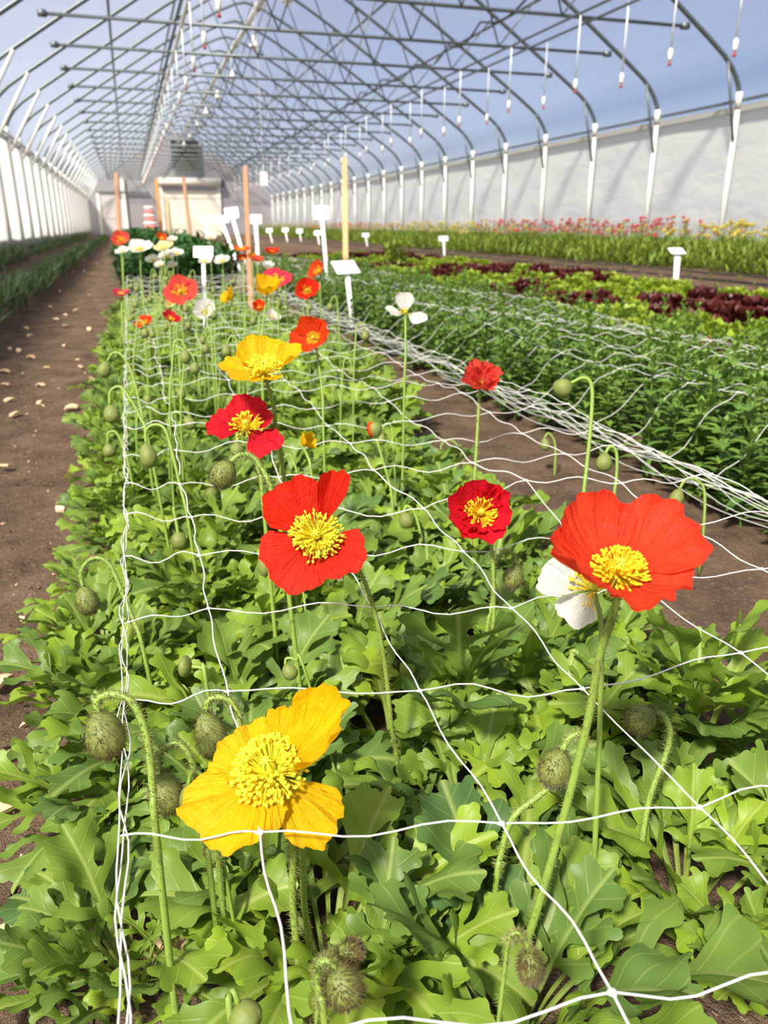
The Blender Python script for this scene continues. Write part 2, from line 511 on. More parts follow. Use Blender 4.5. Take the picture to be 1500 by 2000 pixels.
HY = [9.52 + 1.75 * k for k in range(0, 22)]
def make_hoop(y, i):
    t = thing('greenhouse_arch', f'grey steel roof arch with cross tie, {ordn(i)} along the greenhouse', 'arch', (CX, y, 0), 'steel roof arches of the greenhouse')
    return t
def hoop_meshes():
    out = []
    mb = MB()
    pr = spline([(x - CX, 0, z) for x, z in PROFILE], 2)
    mb.tube(pr, 0.03, 8); out.append(('arch_pipe', mb.mesh('arch_pipe', M['steel'])))
    for s in (-1, 1):
        mb = MB(); mb.tube([(s * 4.9, 0, -0.05), (s * 4.9, 0, 2.2)], 0.036, 10)
        mb.tube([(s * 4.9, 0, 2.1), (s * 4.89, 0, 2.3)], 0.045, 10)
        out.append(('post', mb.mesh('post', M['steel_w'])))
        mb = MB()
        if s > 0: mb.tube([(4.87, -0.03, 1.72), (4.62, -0.03, prof_z(4.62) - 0.02)], 0.018, 6)
        else: mb.tube([(-4.87, -0.03, 1.9), (-4.25, -0.03, prof_z(4.25) - 0.02)], 0.026, 8)
        out.append(('knee_brace', mb.mesh('knee_brace', M['steel'] if s > 0 else M['steel_w'])))  # left brace takes the paler steel, its sunlit look put into the colour
    mb = MB(); mb.tube([(-3.72, 0.035, 3.0), (3.95, 0.035, 3.0)], 0.021, 8)
    for q in (-3.72, 3.95): mb.box((q - 0.05, 0.0, 2.965), (q + 0.05, 0.065, 3.035))
    out.append(('cross_tie', mb.mesh('cross_tie', M['steel'])))
    for a, b in (((-0.9, 3.0), (-0.1, 4.95)), ((0.9, 3.0), (0.1, 4.95)), ((0.9, 3.0), (1.6, prof_z(1.6))), ((2.2, 3.0), (1.6, prof_z(1.6))),
                 ((2.2, 3.0), (2.9, prof_z(2.9))), ((-0.9, 3.0), (-1.6, prof_z(1.6))), ((-2.2, 3.0), (-1.6, prof_z(1.6)))):
        mb = MB(); mb.tube([(a[0], 0.02, a[1]), (b[0], 0.02, b[1])], 0.011, 6)
        out.append(('strut', mb.mesh('strut', M['steel'])))
    return out
HM = hoop_meshes()
for i, y in enumerate(HY):
    t = make_hoop(y, i)
    for nm, me in HM: obj(nm, me, t)

# drop tubes with misting heads
def drop_meshes(L):
    a = MB(); a.tube([(0, 0, 0.14), (0.0, 0, L)], 0.009, 6)
    b = MB(); b.tube([(0, 0, 0.04), (0, 0, 0.06), (0, 0, 0.13), (0, 0, 0.15)], [0.012, 0.024, 0.024, 0.012], 8)
    c = MB(); c.tube([(0, 0, 0.0), (0, 0, 0.02), (0, 0, 0.04)], [0.02, 0.014, 0.008], 8)
    return a.mesh('tube', M['tube']), b.mesh('weight', M['plastic']), c.mesh('nozzle', M['redp'])
DM = {}
def drop(x, y, z, top, lab, grp):
    t = thing('hanging_sprinkler', lab, 'sprinkler', (x, y, z), grp)
    k = round(top - z, 2)
    if k not in DM: DM[k] = drop_meshes(k)
    obj('tube', DM[k][0], t); obj('weight', DM[k][1], t); obj('nozzle', DM[k][2], t)
for i in range(20):
    y = 6.89 + 1.85 * i
    drop(5.6, y, 2.1 + 0.004 * y, 2.98, f'misting sprinkler on a clear drop tube, {ordn(i)} in the outer row on the right', 'drop tube sprinklers on the right')
    y = 7.45 + 1.8 * i
    drop(5.3, y, 2.1 + 0.004 * y, 2.98, f'misting sprinkler on a clear drop tube, {ordn(i)} in the inner row on the right', 'drop tube sprinklers on the right')
for i in range(26):
    y = 7.41 + 1.3 * i
    drop(0.9, y, 2.2 + 0.006 * y, 2.98, f'red tipped sprinkler on a clear drop tube, {ordn(i)} along the left row', 'drop tube sprinklers on the left')
BM = []
b = MB(); b.tube([(0, 0, 0.0), (0, 0, 0.03), (0, 0, 0.1), (0, 0, 0.16), (0, 0, 0.22)], [0.10, 0.11, 0.06, 0.035, 0.03], 12); BM.append(('shade', b.mesh('shade', M['plastic'])))
b = MB(); b.tube([(0, 0, 0.2), (0, 0, 0.62)], 0.012, 6); BM.append(('hanger', b.mesh('hanger', M['steel_w'])))
b = MB(); b.ellipsoid((0, 0, -0.02), (0, 0, 1), 0.07, 0.05); BM.append(('bulb', b.mesh('bulb', M['plastic'])))
for i, y in enumerate([15.2, 19.0, 22.9, 26.5, 30.2, 34.1, 38, 42]):
    t = thing('hanging_lamp', f'white hanging lamp under the ridge pipe, {ordn(i)} in the row', 'lamp', (CX, y, 4.22 + 0.002 * y), 'lamps below the ridge')
    for nm, me in BM: obj(nm, me, t)

# sensor box hanging on a chain
p = at_d(515, 349, 15.0)
t = thing('sensor_box', 'white box hanging on a long chain in the middle of the house', 'box', p)
mb = MB(); mb.box((-0.07, -0.05, -0.13), (0.07, 0.05, 0.13)); mb.build('housing', M['plastic'], t, False)
mb = MB()
zt = prof_z(p.x - CX) - p.z - 0.05
k = 0; z = 0.13
while z < zt:
    a = Vector((0.012, 0, 0)) if k % 2 else Vector((0, 0.012, 0))
    mb.tube([Vector((0, 0, z)) - a, Vector((0, 0, z + 0.05)) - a], 0.004, 4); mb.tube([Vector((0, 0, z)) + a, Vector((0, 0, z + 0.05)) + a], 0.004, 4)
    z += 0.05; k += 1
mb.build('chain', M['steel_w'], t)

# far end wall: roll door, side door, louver
YE = 46.93
t = thing('roll_door', None, None, (3.5, YE, 0.4)); t['kind'] = 'structure'; t.name = 'door_1'; t['label'] = 'cream roll up door in the far end wall'
mb = MB()
for k in range(12): mb.box((-1.5, -0.05, k * 0.2 - 0.3), (1.5, 0.0, k * 0.2 - 0.115)); mb.box((-1.5, -0.03, k * 0.2 - 0.115), (1.5, 0, k * 0.2 - 0.1))
mb.build('slats', M['doorc'], t, False)
mb = MB(); mb.tube([(-1.65, -0.22, 2.55), (1.7, -0.22, 2.55)], 0.2, 16); mb.build('roll_housing', M['plastic'], t)
for s in (-1, 1):
    mb = MB(); mb.box((s * 1.55 - 0.08, -0.08, -0.3), (s * 1.55 + 0.08, 0, 2.3)); mb.build('side_track', M['plastic'], t, False)
for s in (-1, 1):
    mb = MB(); mb.box((s * 1.75 - 0.07, -0.12, 2.3), (s * 1.75 + 0.07, 0, 2.75)); mb.build('bracket', M['orange'] if s < 0 else M['black'], t, False)
mb = MB(); mb.box((1.66, YE - 0.6, 0.1), (1.80, YE - 0.48, 2.7))
tag(mb.build('timber_post', M['orange'], None, False), 'orange timber post beside the left edge of the roll door', 'post')
t = thing('door_2', None, None, (-0.3, YE, 0.3)); t['kind'] = 'structure'; t['label'] = 'grey side door in the far end wall'
mb = MB(); mb.box((-0.95, -0.04, -0.2), (0.15, 0, 2.0)); mb.build('panel', M['greyd'], t, False)
mb = MB(); mb.box((-1.12, -0.09, -0.2), (-0.96, 0, 2.05)); mb.box((0.16, -0.09, -0.2), (0.36, 0, 2.8)); mb.build('frame', M['plastic'], t, False)
mb = MB(); mb.box((-1.1, -0.1, 2.02), (1.6, 0, 2.09)); mb.build('lintel', M['steel'], t, False)
mb = MB(); mb.box((-0.8, -0.06, 0.75), (0.0, -0.03, 1.75)); mb.build('pane', M['louver'], t, False).data.materials[0] = M['greyd']
t = thing('vent_louver', 'square dark louvred fan vent high in the far end wall', 'vent', (3.4, YE - 0.05, 4.3))
mb = MB(); mb.box((-0.7, 0, -0.72), (0.7, 0.04, 0.72)); mb.build('backing', M['louver'], t, False)
for k in range(9):
    mb = MB(); Mx = Matrix.Translation((0, -0.04, -0.64 + k * 0.16)) @ Matrix.Rotation(math.radians(35), 4, 'X'); mb.box((-0.66, -0.06, -0.008), (0.66, 0.06, 0.008), Mx); mb.build('slat', M['louver'], t, False)
mb = MB()
for s in (-1, 1): mb.box((s * 0.7 - 0.04, -0.1, -0.76), (s * 0.7 + 0.04, 0, 0.76)); mb.box((-0.7, -0.1, s * 0.74 - 0.03), (0.7, 0, s * 0.74 + 0.03))
mb.build('frame', M['steel'], t, False)
t = thing('sack_stack', 'tall stack of pink and white sacks beside the roll door', 'stack', (1.2, 45.8, 0.13))
for k in range(8):
    mb = MB(); mb.ellipsoid((0.02 * (-1) ** k, 0, 0.11 + k * 0.19), (1, 0, 0), 0.40 - 0.018 * k, 0.12, 12, 8)
    mb.build('sack', M['pinkcloth'] if k % 2 == 0 else M['whitecloth'], t)

# ------------------------------------------------------------------ leaves
def leaf_grid(kind):
    """flat lobed leaf from a signed distance field; x lateral, y along (0 base of blade .. 1 tip), petiole below 0"""
    r = random.Random(kind * 7 + 3)
    caps = []
    caps.append(((0, -0.75), (0, 0.10), 0.020, 0.028))
    caps.append(((0, 0.05), (0, 0.45), 0.030, 0.075)); caps.append(((0, 0.45), (0, 0.80), 0.075, 0.050))
    spec = ((0.10, 0.36, 58), (0.32, 0.47, 44), (0.54, 0.38, 29)) if kind != 2 else ((0.18, 0.44, 50), (0.45, 0.42, 33))
    for s in (-1, 1):
        for k, (y0, L, an) in enumerate(spec):
            y0 += r.uniform(-0.03, 0.03); L *= r.uniform(0.85, 1.15); an = math.radians(an + r.uniform(-4, 4))
            sn, cs = math.sin(an), math.cos(an)
            m = (s * L * 0.5 * sn, y0 + L * 0.5 * cs); e = (s * L * 0.92 * sn, y0 + L * 0.92 * cs)
            caps.append(((0, y0), m, 0.034, 0.048)); caps.append((m, e, 0.048, 0.058))
            for q, da, l2 in ((0.78, -38, 0.11), (0.76, 36, 0.10), (0.9, 0, 0.10)):
                aa = an + math.radians(da + r.uniform(-6, 6)); l2 *= r.uniform(0.8, 1.25)
                b = (s * L * q * sn, y0 + L * q * cs)
                caps.append((b, (b[0] + s * l2 * math.sin(aa), b[1] + l2 * math.cos(aa)), 0.036, 0.044))
    for da, l2 in ((-34, 0.20), (0, 0.24), (34, 0.20)):
        aa = math.radians(da + r.uniform(-5, 5)); l2 *= r.uniform(0.9, 1.1)
        caps.append(((0, 0.74), (l2 * math.sin(aa), 0.74 + l2 * math.cos(aa)), 0.052, 0.046))
    def sdf(P):
        d = np.full(len(P), 9.0)
        for a, b, ra, rb in caps:
            a = np.array(a); b = np.array(b); ab = b - a
            t = np.clip(((P - a) @ ab) / (ab @ ab), 0, 1)
            q = np.linalg.norm(P - a - t[:, None] * ab, axis=1) - (ra + (rb - ra) * t)
            h = np.clip(0.5 + 0.5 * (d - q) / 0.014, 0, 1)
            d = d * (1 - h) + q * h - 0.014 * h * (1 - h)
        return d
    st = 0.026
    xs = np.arange(-0.62, 0.621, st); ys = np.arange(-0.80, 1.09, st)
    X, Y = np.meshgrid(xs, ys); P = np.stack([X.ravel(), Y.ravel()], 1)
    D = sdf(P); n = len(xs)
    # close the little holes between neighbouring teeth
    ny = len(ys); seen = np.zeros(len(P), bool); seen[0] = True; todo = [0]
    while todo:
        q = todo.pop(); i, j = q % n, q // n
        for a, b in ((i + 1, j), (i - 1, j), (i, j + 1), (i, j - 1)):
            if 0 <= a < n and 0 <= b < ny and not seen[b * n + a] and D[b * n + a] >= 0: seen[b * n + a] = True; todo.append(b * n + a)
    hole = (D >= 0) & ~seen
    D[hole] = -0.02
    inside = D < 0.0
    faces = []
    for j in range(len(ys) - 1):
        for i in range(n - 1):
            q = (j * n + i, j * n + i + 1, (j + 1) * n + i + 1, (j + 1) * n + i)
            if sum(inside[list(q)]) >= 1 and D[list(q)].mean() < 0.012: faces.append(q)
    used = sorted({i for f in faces for i in f})
    idx = {u: k for k, u in enumerate(used)}
    V = P[used].copy(); hl = hole[used]
    for _ in range(3):
        d = sdf(V); e = 1e-3
        gx = (sdf(V + [e, 0]) - d) / e; gy = (sdf(V + [0, e]) - d) / e
        g = np.stack([gx, gy], 1); g /= np.maximum(1e-6, np.linalg.norm(g, axis=1))[:, None]
        mv = (d > -0.006) & ~hl
        V[mv] -= (d[:, None] * g)[mv] * 0.9
    return V, [tuple(idx[i] for i in f) for f in faces]
LEAVES = [leaf_grid(k) for k in range(5)]

class LB:      # leaf batch: many leaves in one mesh
    def __init__(s): s.V = []; s.F = []; s.UV = []; s.A = []; s.n = 0
    def leaf(s, base, az, size, elev, curl, kind=None, fold=0.25, var=None, roll=0.0, width=1.0, wave=1.0, seed=None):
        r = random.Random(seed) if seed is not None else random
        V, F = LEAVES[kind if kind is not None else r.randrange(5)]
        x = V[:, 0] * size * width; y = V[:, 1] * size
        yn = V[:, 1] + 0.75                      # 0..1.75 along the whole leaf
        # midrib curve integrated numerically
        ts = np.linspace(0, 1.9, 40)
        ang = elev - curl * (ts / 1.75) ** 1.6
        dx = np.cumsum(np.cos(ang)) * (ts[1] - ts[0]); dz = np.cumsum(np.sin(ang)) * (ts[1] - ts[0])
        h = np.interp(yn, ts, dx) * size; z = np.interp(yn, ts, dz) * size
        a = np.interp(yn, ts, ang)
        ph = r.uniform(0, 6.28)
        ax = np.abs(V[:, 0])
        up = fold * ax * size + wave * size * (0.045 * np.sin(V[:, 1] * 13 + ph + 2.5 * np.sign(V[:, 0])) * np.minimum(1, ax * 4) + 0.02 * np.sin(V[:, 0] * 17 + ph))
        up -= size * 0.55 * np.maximum(0, ax - 0.16) ** 2 * r.uniform(0.2, 1.9) * wave
        # frame: forward horizontal f, side sd, leaf normal
        f = np.array([math.cos(az), math.sin(az), 0]); sd = np.array([-math.sin(az), math.cos(az), 0])
        nrm = -np.sin(a)[:, None] * f + np.cos(a)[:, None] * np.array([0, 0, 1.0])
        c, sn = math.cos(roll), math.sin(roll)
        side = sd * c + nrm * sn
        nn = nrm * c - sd * sn
        Pp = np.array(base) + h[:, None] * f + z[:, None] * np.array([0, 0, 1.0]) + x[:, None] * side + up[:, None] * nn
        s.V.append(Pp); s.F += [tuple(i + s.n for i in q) for q in F]
        s.UV.append(np.stack([V[:, 0] + 0.5, V[:, 1]], 1)); s.A.append(np.full(len(V), var if var is not None else r.random()))
        s.n += len(V)
    def raw(s, V, F, var):
        s.V.append(np.array(V, dtype=float)); s.F += [tuple(i + s.n for i in q) for q in F]
        s.UV.append(np.tile([[0.8, 0.3]], (len(V), 1))); s.A.append(np.full(len(V), var)); s.n += len(V)
    def mesh(s, name, mat):
        V = np.concatenate(s.V); UV = np.concatenate(s.UV).astype(np.float32); A = np.concatenate(s.A).astype(np.float32)
        me = bpy.data.meshes.new(name); me.from_pydata(V.tolist(), [], s.F); me.materials.append(mat)
        uvl = me.uv_layers.new(name='UVMap'); vi = np.empty(len(me.loops), dtype=np.int32); me.loops.foreach_get('vertex_index', vi)
        uvl.data.foreach_set('uv', UV[vi].ravel())
        at = me.attributes.new('var', 'FLOAT', 'POINT'); at.data.foreach_set('value', A)
        me.polygons.foreach_set('use_smooth', [True] * len(me.polygons)); me.update()
        return me

def poppy_plant_mesh(seed, n=25, size=0.104):
    random.seed(seed); lb = LB()
    for k in range(n):
        q = k / n
        az = k * 2.399 + random.uniform(-0.3, 0.3)
        rr = random.uniform(0.0, 0.02)
        el = math.radians(random.uniform(44, 68) + 24 * q)
        sz = size * random.uniform(0.78, 1.12) * (1 - 0.12 * q)
        lb.leaf((rr * math.cos(az), rr * math.sin(az), 0.0), az, sz, el, random.uniform(0.8, 2.1) * (1.0 - 0.4 * q), fold=random.uniform(0.05, 0.6),
                roll=random.uniform(-0.35, 0.35), width=random.uniform(0.85, 1.15))
    return lb.mesh('foliage', M['leaf'])
PM = [poppy_plant_mesh(100 + k) for k in range(9)]
PLOW = [poppy_plant_mesh(200 + k, 14, 0.094) for k in range(4)]

def strip_leaf(lb, base, az, L, wd, elev, curl, var, seg=3, fold=0.3):
    """simple lance leaf"""
    f = np.array([math.cos(az), math.sin(az), 0]); sd = np.array([-math.sin(az), math.cos(az), 0]); V = []; p = np.array(base, dtype=float); F = []
    for k in range(seg + 1):
        t = k / seg; a = elev - curl * t
        wv = wd * math.sin(math.pi * (0.12 + 0.83 * t) ** 0.8) if k < seg else 0.0005
        nrm = -math.sin(a) * f + math.cos(a) * np.array([0, 0, 1.0])
        V += [p - sd * wv + nrm * wv * fold, p.copy(), p + sd * wv + nrm * wv * fold]
        p = p + (f * math.cos(a) + np.array([0, 0, math.sin(a)])) * L / seg
        if k: b = 3 * k; F += [(b - 3, b - 2, b + 1, b), (b - 2, b - 1, b + 2, b + 1)]
    lb.raw(V, F, var)
def stalk(lb, pts, r, var, n=4):
    mb = MB(); mb.tube(pts, r, n, False); lb.raw(mb.v, mb.f, var)

def plant(name, me, loc, rot, sc, label, cat, group):
    o = obj(name, me, None, loc); o.rotation_euler = (0, 0, rot); o.scale = (sc, sc, sc)
    return tag(o, label, cat, group)

# ---- poppy rosettes in the netted bed
random.seed(5)
k = 0
FAR_Y = 6.3
rows = [(-0.075, 0), (0.085, 0.09), (0.25, 0.02), (0.415, 0.10), (0.565, 0.04), (0.70, 0.1), (0.83, 0.0)]
y = 0.36
while y < FAR_Y:
    for cx_, off in rows:
        px = cx_ + random.uniform(-0.025, 0.025); py = y + off + random.uniform(-0.03, 0.03)
        if py < 0.44 and px < 0.2: continue
        if (cx_ == 0.70 and py < 2.1) or (cx_ == 0.83 and py < 2.9): continue
        if px < 0: sc = random.uniform(0.80, 0.98)
        else: sc = random.uniform(0.92, 1.14)
        if py > 2.5: sc *= 0.95
        m = PM[k % 9] if py < 4 else PLOW[k % 4]
        if py < 1.15: lab, g = 'lobed green poppy plant in the nearest rows under the white netting', 'poppy plants in the nearest rows'
        elif py < 2.6: lab, g = 'lobed green poppy plant in the middle of the netted bed', 'poppy plants in the middle of the netted bed'
        else: lab, g = 'lobed green poppy plant in the far part of the netted bed', 'poppy plants in the far part of the netted bed'
        plant('poppy_plant', m, (px, py, ground(px, py) + 0.005), random.uniform(0, 6.28), sc, lab, 'plant', g)
        k += 1
    y += 0.175

# ---- foreground plants built leaf by leaf
def hero_plant(label, base_px, leaves, size=0.12):
    b = at_z(base_px[0], base_px[1], 0.02)
    t = thing('poppy_plant', label, 'plant', b)
    for i, (tx, ty, td, sz, kind) in enumerate(leaves):
        tip = at_d(tx, ty, td) - b
        az = math.atan2(tip.y, tip.x); L = tip.length
        el = math.asin(max(-0.3, min(0.95, tip.z / L)))
        lb = LB()
        lb.leaf((0, 0, 0), az, L / 1.72 * sz, el + 0.32, 0.75, kind, fold=0.22, roll=random.uniform(-0.2, 0.2), seed=i + base_px[0])
        obj('leaf', lb.mesh('leaf', M['leaf']), t)
    return t
random.seed(8)
hero_plant('low poppy plant spreading leaves onto the soil at bottom left', (345, 1905),
           [(30, 1760, 0.70, 1.0, 0), (-20, 1880, 0.66, 1.05, 1), (60, 1960, 0.62, 1.0, 2), (130, 1700, 0.72, 1.0, 3), (230, 1650, 0.74, 0.95, 4), (215, 1780, 0.66, 1.0, 1), (330, 1720, 0.66, 0.9, 2), (160, 1990, 0.6, 0.9, 0)])
hero_plant('poppy plant with a broad leaf reaching right at bottom centre', (745, 1990),
           [(1010, 1790, 0.60, 1.0, 3), (770, 1625, 0.63, 0.95, 1), (700, 1720, 0.62, 0.8, 2), (850, 1960, 0.57, 0.9, 0), (860, 1740, 0.62, 0.9, 4), (620, 1760, 0.64, 0.85, 1)])
hero_plant('poppy plant of broad rounded leaves at the bottom right corner', (1480, 1960),
           [(1350, 1860, 0.60, 1.05, 0), (1400, 1960, 0.56, 1.0, 1), (1300, 1700, 0.66, 0.9, 2), (1490, 1760, 0.62, 1.0, 3), (1560, 1850, 0.6, 1.0, 4)])
hero_plant('upright poppy plant with pale lobed leaves behind the yellow poppy', (890, 1480),
           [(895, 1190, 0.80, 1.0, 3), (800, 1250, 0.82, 0.9, 0), (985, 1250, 0.82, 0.95, 1), (905, 1400, 0.72, 1.0, 2), (1060, 1215, 0.84, 1.0, 4)])
hero_plant('bluish poppy plant leaning over the soil left of the front buds', (330, 1480),
           [(95, 1400, 0.86, 1.0, 2), (80, 1450, 0.80, 0.95, 3), (150, 1340, 0.88, 1.0, 0), (110, 1560, 0.76, 1.0, 1), (180, 1290, 0.9, 1.0, 4), (140, 1640, 0.74, 1.0, 0)])
hero_plant('poppy plant with long leaves below the large red poppy', (1330, 1480),
           [(1450, 1170, 0.84, 1.0, 1), (1300, 1200, 0.84, 0.95, 2), (1490, 1330, 0.74, 1.0, 4), (1400, 1370, 0.72, 0.9, 3), (1230, 1280, 0.84, 0.95, 0)])

# ---- dark taller crop further down the same bed
def dark_plant(seed):
    random.seed(seed); lb = LB()
    for q in range(7):
        a = random.uniform(0, 6.28); top = Vector((0.10 * math.cos(a), 0.10 * math.sin(a), random.uniform(0.34, 0.46)))
        stalk(lb, [(0, 0, 0), top * 0.5, top], 0.005, 0.5)
        for m in range(7):
            p = top * random.uniform(0.35, 1.0)
            strip_leaf(lb, p, random.uniform(0, 6.28), random.uniform(0.09, 0.15), 0.022, random.uniform(0.2, 1.1), 0.9, random.random())
    return lb.mesh('foliage', M['leafd'])
DK = [dark_plant(k) for k in range(4)]
random.seed(6)
y = 6.5; n = 0
while y < 40 and n < 240:
    for cx_ in (0.0, 0.24, 0.48, 0.7):
        px = cx_ + random.uniform(-0.06, 0.06); py = y + random.uniform(-0.08, 0.08)
        plant('bushy_plant', DK[n % 4], (px, py, ground(px, py)), random.uniform(0, 6.28), random.uniform(0.85, 1.12),
              'dark green bushy plant beyond the poppies, in front of the roll door', 'plant', 'dark green plants beyond the poppies'); n += 1
    y += 0.28 if y < 14 else 0.6

# ---- snapdragon bed
def snap_plant(seed):
    random.seed(seed); lb = LB()
    for q in range(5):
        a = random.uniform(0, 6.28); rr = random.uniform(0.0, 0.06); Ht = random.uniform(0.2, 0.33)
        b = Vector((rr * math.cos(a), rr * math.sin(a), 0)); tp = b * 1.8 + Vector((0, 0, Ht))
        stalk(lb, [b, (b + tp) / 2 + Vector((0.006, 0, 0)), tp], 0.0026, 0.1)
        nn = 11
        for m in range(nn):
            p = b + (tp - b) * (0.12 + 0.88 * m / nn)
            for sgn in (0, math.pi):
                strip_leaf(lb, p, m * 1.57 + sgn + random.uniform(-0.4, 0.4), random.uniform(0.05, 0.085) * (1.15 - 0.55 * m / nn), 0.0125, random.uniform(0.1, 0.8), 0.8, random.random() * (1.0 - 0.5 * m / nn))
        for m in range(4): strip_leaf(lb, tp, m * 1.57, 0.03, 0.007, 1.1, 0.4, 0.0)
    return lb.mesh('foliage', M['snap'])
SN = [snap_plant(k + 40) for k in range(5)]
random.seed(9); n = 0
spots = []
y = 1.15
while y < 9.9:
    for cx_ in np.linspace(1.23, 2.10, 7): spots.append((cx_ + random.uniform(-0.04, 0.04), y + random.uniform(-0.05, 0.05)))
    y += 0.17
spots.sort(key=lambda p: p[1])
for (px, py) in spots[:300]:
    plant('upright_plant', SN[n % 5], (px, py, ground(px, py)), random.uniform(0, 6.28), random.uniform(0.82, 1.1), 'upright narrow leaved green plant in the netted bed right of the poppies', 'plant', 'upright plants in the second netted bed'); n += 1
def mass(name, meshes, pts, label, cat, mat, zs=0.9):
    lb = LB()
    for i, (px, py) in enumerate(pts):
        me = meshes[i % len(meshes)]
        nv = len(me.vertices); co = np.empty(nv * 3, dtype=np.float32); me.vertices.foreach_get('co', co); co = co.reshape(-1, 3)
        a = random.uniform(0, 6.28); c, s_ = math.cos(a), math.sin(a); sc = random.uniform(0.8, 1.1) * zs
        R_ = np.array([[c, -s_, 0], [s_, c, 0], [0, 0, 1]])
        lb.raw(co @ R_.T * sc + [px, py, ground(px, py)], [tuple(p.vertices) for p in me.polygons], random.random())
    o = obj(name, lb.mesh(name, mat)); return tag(o, label, cat, None, 'stuff')
far = [(random.uniform(1.22, 2.2), random.uniform(8.3, 38)) for _ in range(190)]
mass('leafy_plants', SN[:2], far, 'dull green crop continuing to the far end of the second netted bed', 'plants', M['snap'])

# ---- lettuce
def lettuce(seed, mat):
    random.seed(seed); lb = LB()
    for k in range(15):
        q = k / 15; az = k * 2.4; el = math.radians(8 + 68 * q); L = 0.13 * (1 - 0.25 * q) * random.uniform(0.9, 1.1); W = 0.075
        f = np.array([math.cos(az), math.sin(az), 0]); sd = np.array([-math.sin(az), math.cos(az), 0]); V = []; F = []
        p = np.array([0, 0, 0.01]); nu, nv_ = 7, 4
        for j in range(nv_ + 1):
            t = j / nv_; a = el - 0.5 * t + 0.1
            for i in range(nu + 1):
                u = i / nu * 2 - 1
                wv = W * (0.25 + 0.75 * math.sin(math.pi * 0.5 * min(1, t * 1.25)))
                fr = 0.022 * t * t * math.sin(u * 11 + k + 3 * t)
                nn = -math.sin(a) * f + math.cos(a) * np.array([0, 0, 1.0])
                V.append(p + sd * u * wv + nn * (fr + 0.025 * u * u * t) - f * 0.03 * u * u * t)
            p = p + (f * math.cos(a) + np.array([0, 0, math.sin(a)])) * L / nv_
        m = nu + 1
        for j in range(nv_):
            for i in range(nu): F.append((j * m + i, j * m + i + 1, (j + 1) * m + i + 1, (j + 1) * m + i))
        lb.raw(V, F, random.random() * (1 - 0.6 * q))
    return lb.mesh('lettuce_head', mat)
LG = [lettuce(k, M['let_g']) for k in range(3)]; LR = [lettuce(k + 9, M['let_r']) for k in range(3)]
random.seed(21); n = 0
y = 2.6; lsp = []
while y < 24:
    for cx_ in np.linspace(2.5, 4.6, 9):
        if random.random() < 0.06: continue
        lsp.append((cx_ + random.uniform(-0.05, 0.05), y + random.uniform(-0.06, 0.06)))
    y += 0.3 if y < 12 else 0.48
for (px, py) in lsp[:330]:
    v = math.sin(px * 2.3 + py * 1.25) + 0.7 * math.sin(py * 2.9 - px * 3.1) + random.uniform(-0.7, 0.7)
    red = v > 0.2
    plant('lettuce', (LR if red else LG)[n % 3], (px, py, ground(px, py)), random.uniform(0, 6.28), random.uniform(0.85, 1.3),
          'dark red frilly lettuce head in the mixed lettuce bed' if red else 'lime green frilly lettuce head in the mixed lettuce bed', 'lettuce',
          'dark red lettuces' if red else 'lime green lettuces'); n += 1
# tall bolted clump standing up from the lettuce bed
def bush(seed, mat, H_, R_, nl, L, wd):
    random.seed(seed); lb = LB()
    for k in range(nl):
        a = random.uniform(0, 6.28); rr = R_ * math.sqrt(random.random()); z = H_ * random.random() ** 0.8
        strip_leaf(lb, (rr * math.cos(a) * (1 - 0.3 * z / H_), rr * math.sin(a) * (1 - 0.3 * z / H_), z * 0.85), random.uniform(0, 6.28), L * random.uniform(0.7, 1.2), wd, random.uniform(0.3, 1.4), 0.6, random.random())
    return lb.mesh('foliage', mat)
p = at_z(770, 520, 0.12)
plant('leafy_plant', bush(3, M['fol'], 0.42, 0.16, 150, 0.14, 0.016), (p.x, p.y, ground(p.x, p.y)), 0, 1.0, 'taller bright green clump rising out of the lettuce bed', 'plant', None)

# ---- bare bed: small seedlings and drip lines
def seedling(seed):
    random.seed(seed); lb = LB()
    for k in range(9): strip_leaf(lb, (0, 0, 0.0), random.uniform(0, 6.28), random.uniform(0.05, 0.09), 0.007, random.uniform(0.7, 1.4), 0.6, random.random())
    return lb.mesh('seedling', M['fol'])
SD = [seedling(k) for k in range(3)]
random.seed(31)
for i, yy in enumerate(np.arange(5.2, 16, 0.34)):
    for xx in (5.2, 5.6, 6.0):
        plant('seedling', SD[i % 3], (xx + random.uniform(-.04, .04), yy + random.uniform(-.05, .05), ground(xx, yy)), random.uniform(0, 6), random.uniform(0.5, 0.85), 'small green seedling in the bare soil bed before the flower bed', 'seedling', 'seedlings in the bare bed')
for i, xx in enumerate((5.1, 5.7, 6.3)):
    mb = MB(); mb.tube([(xx + 0.03 * math.sin(y), y, ground(xx, y) + 0.012) for y in np.linspace(3, 40, 60)], 0.011, 6)
    tag(mb.build('drip_line', M['black']), ['black drip hose along the lettuce side of the bare bed', 'black drip hose down the middle of the bare bed', 'black drip hose at the foot of the far flower bed'][i], 'hose')

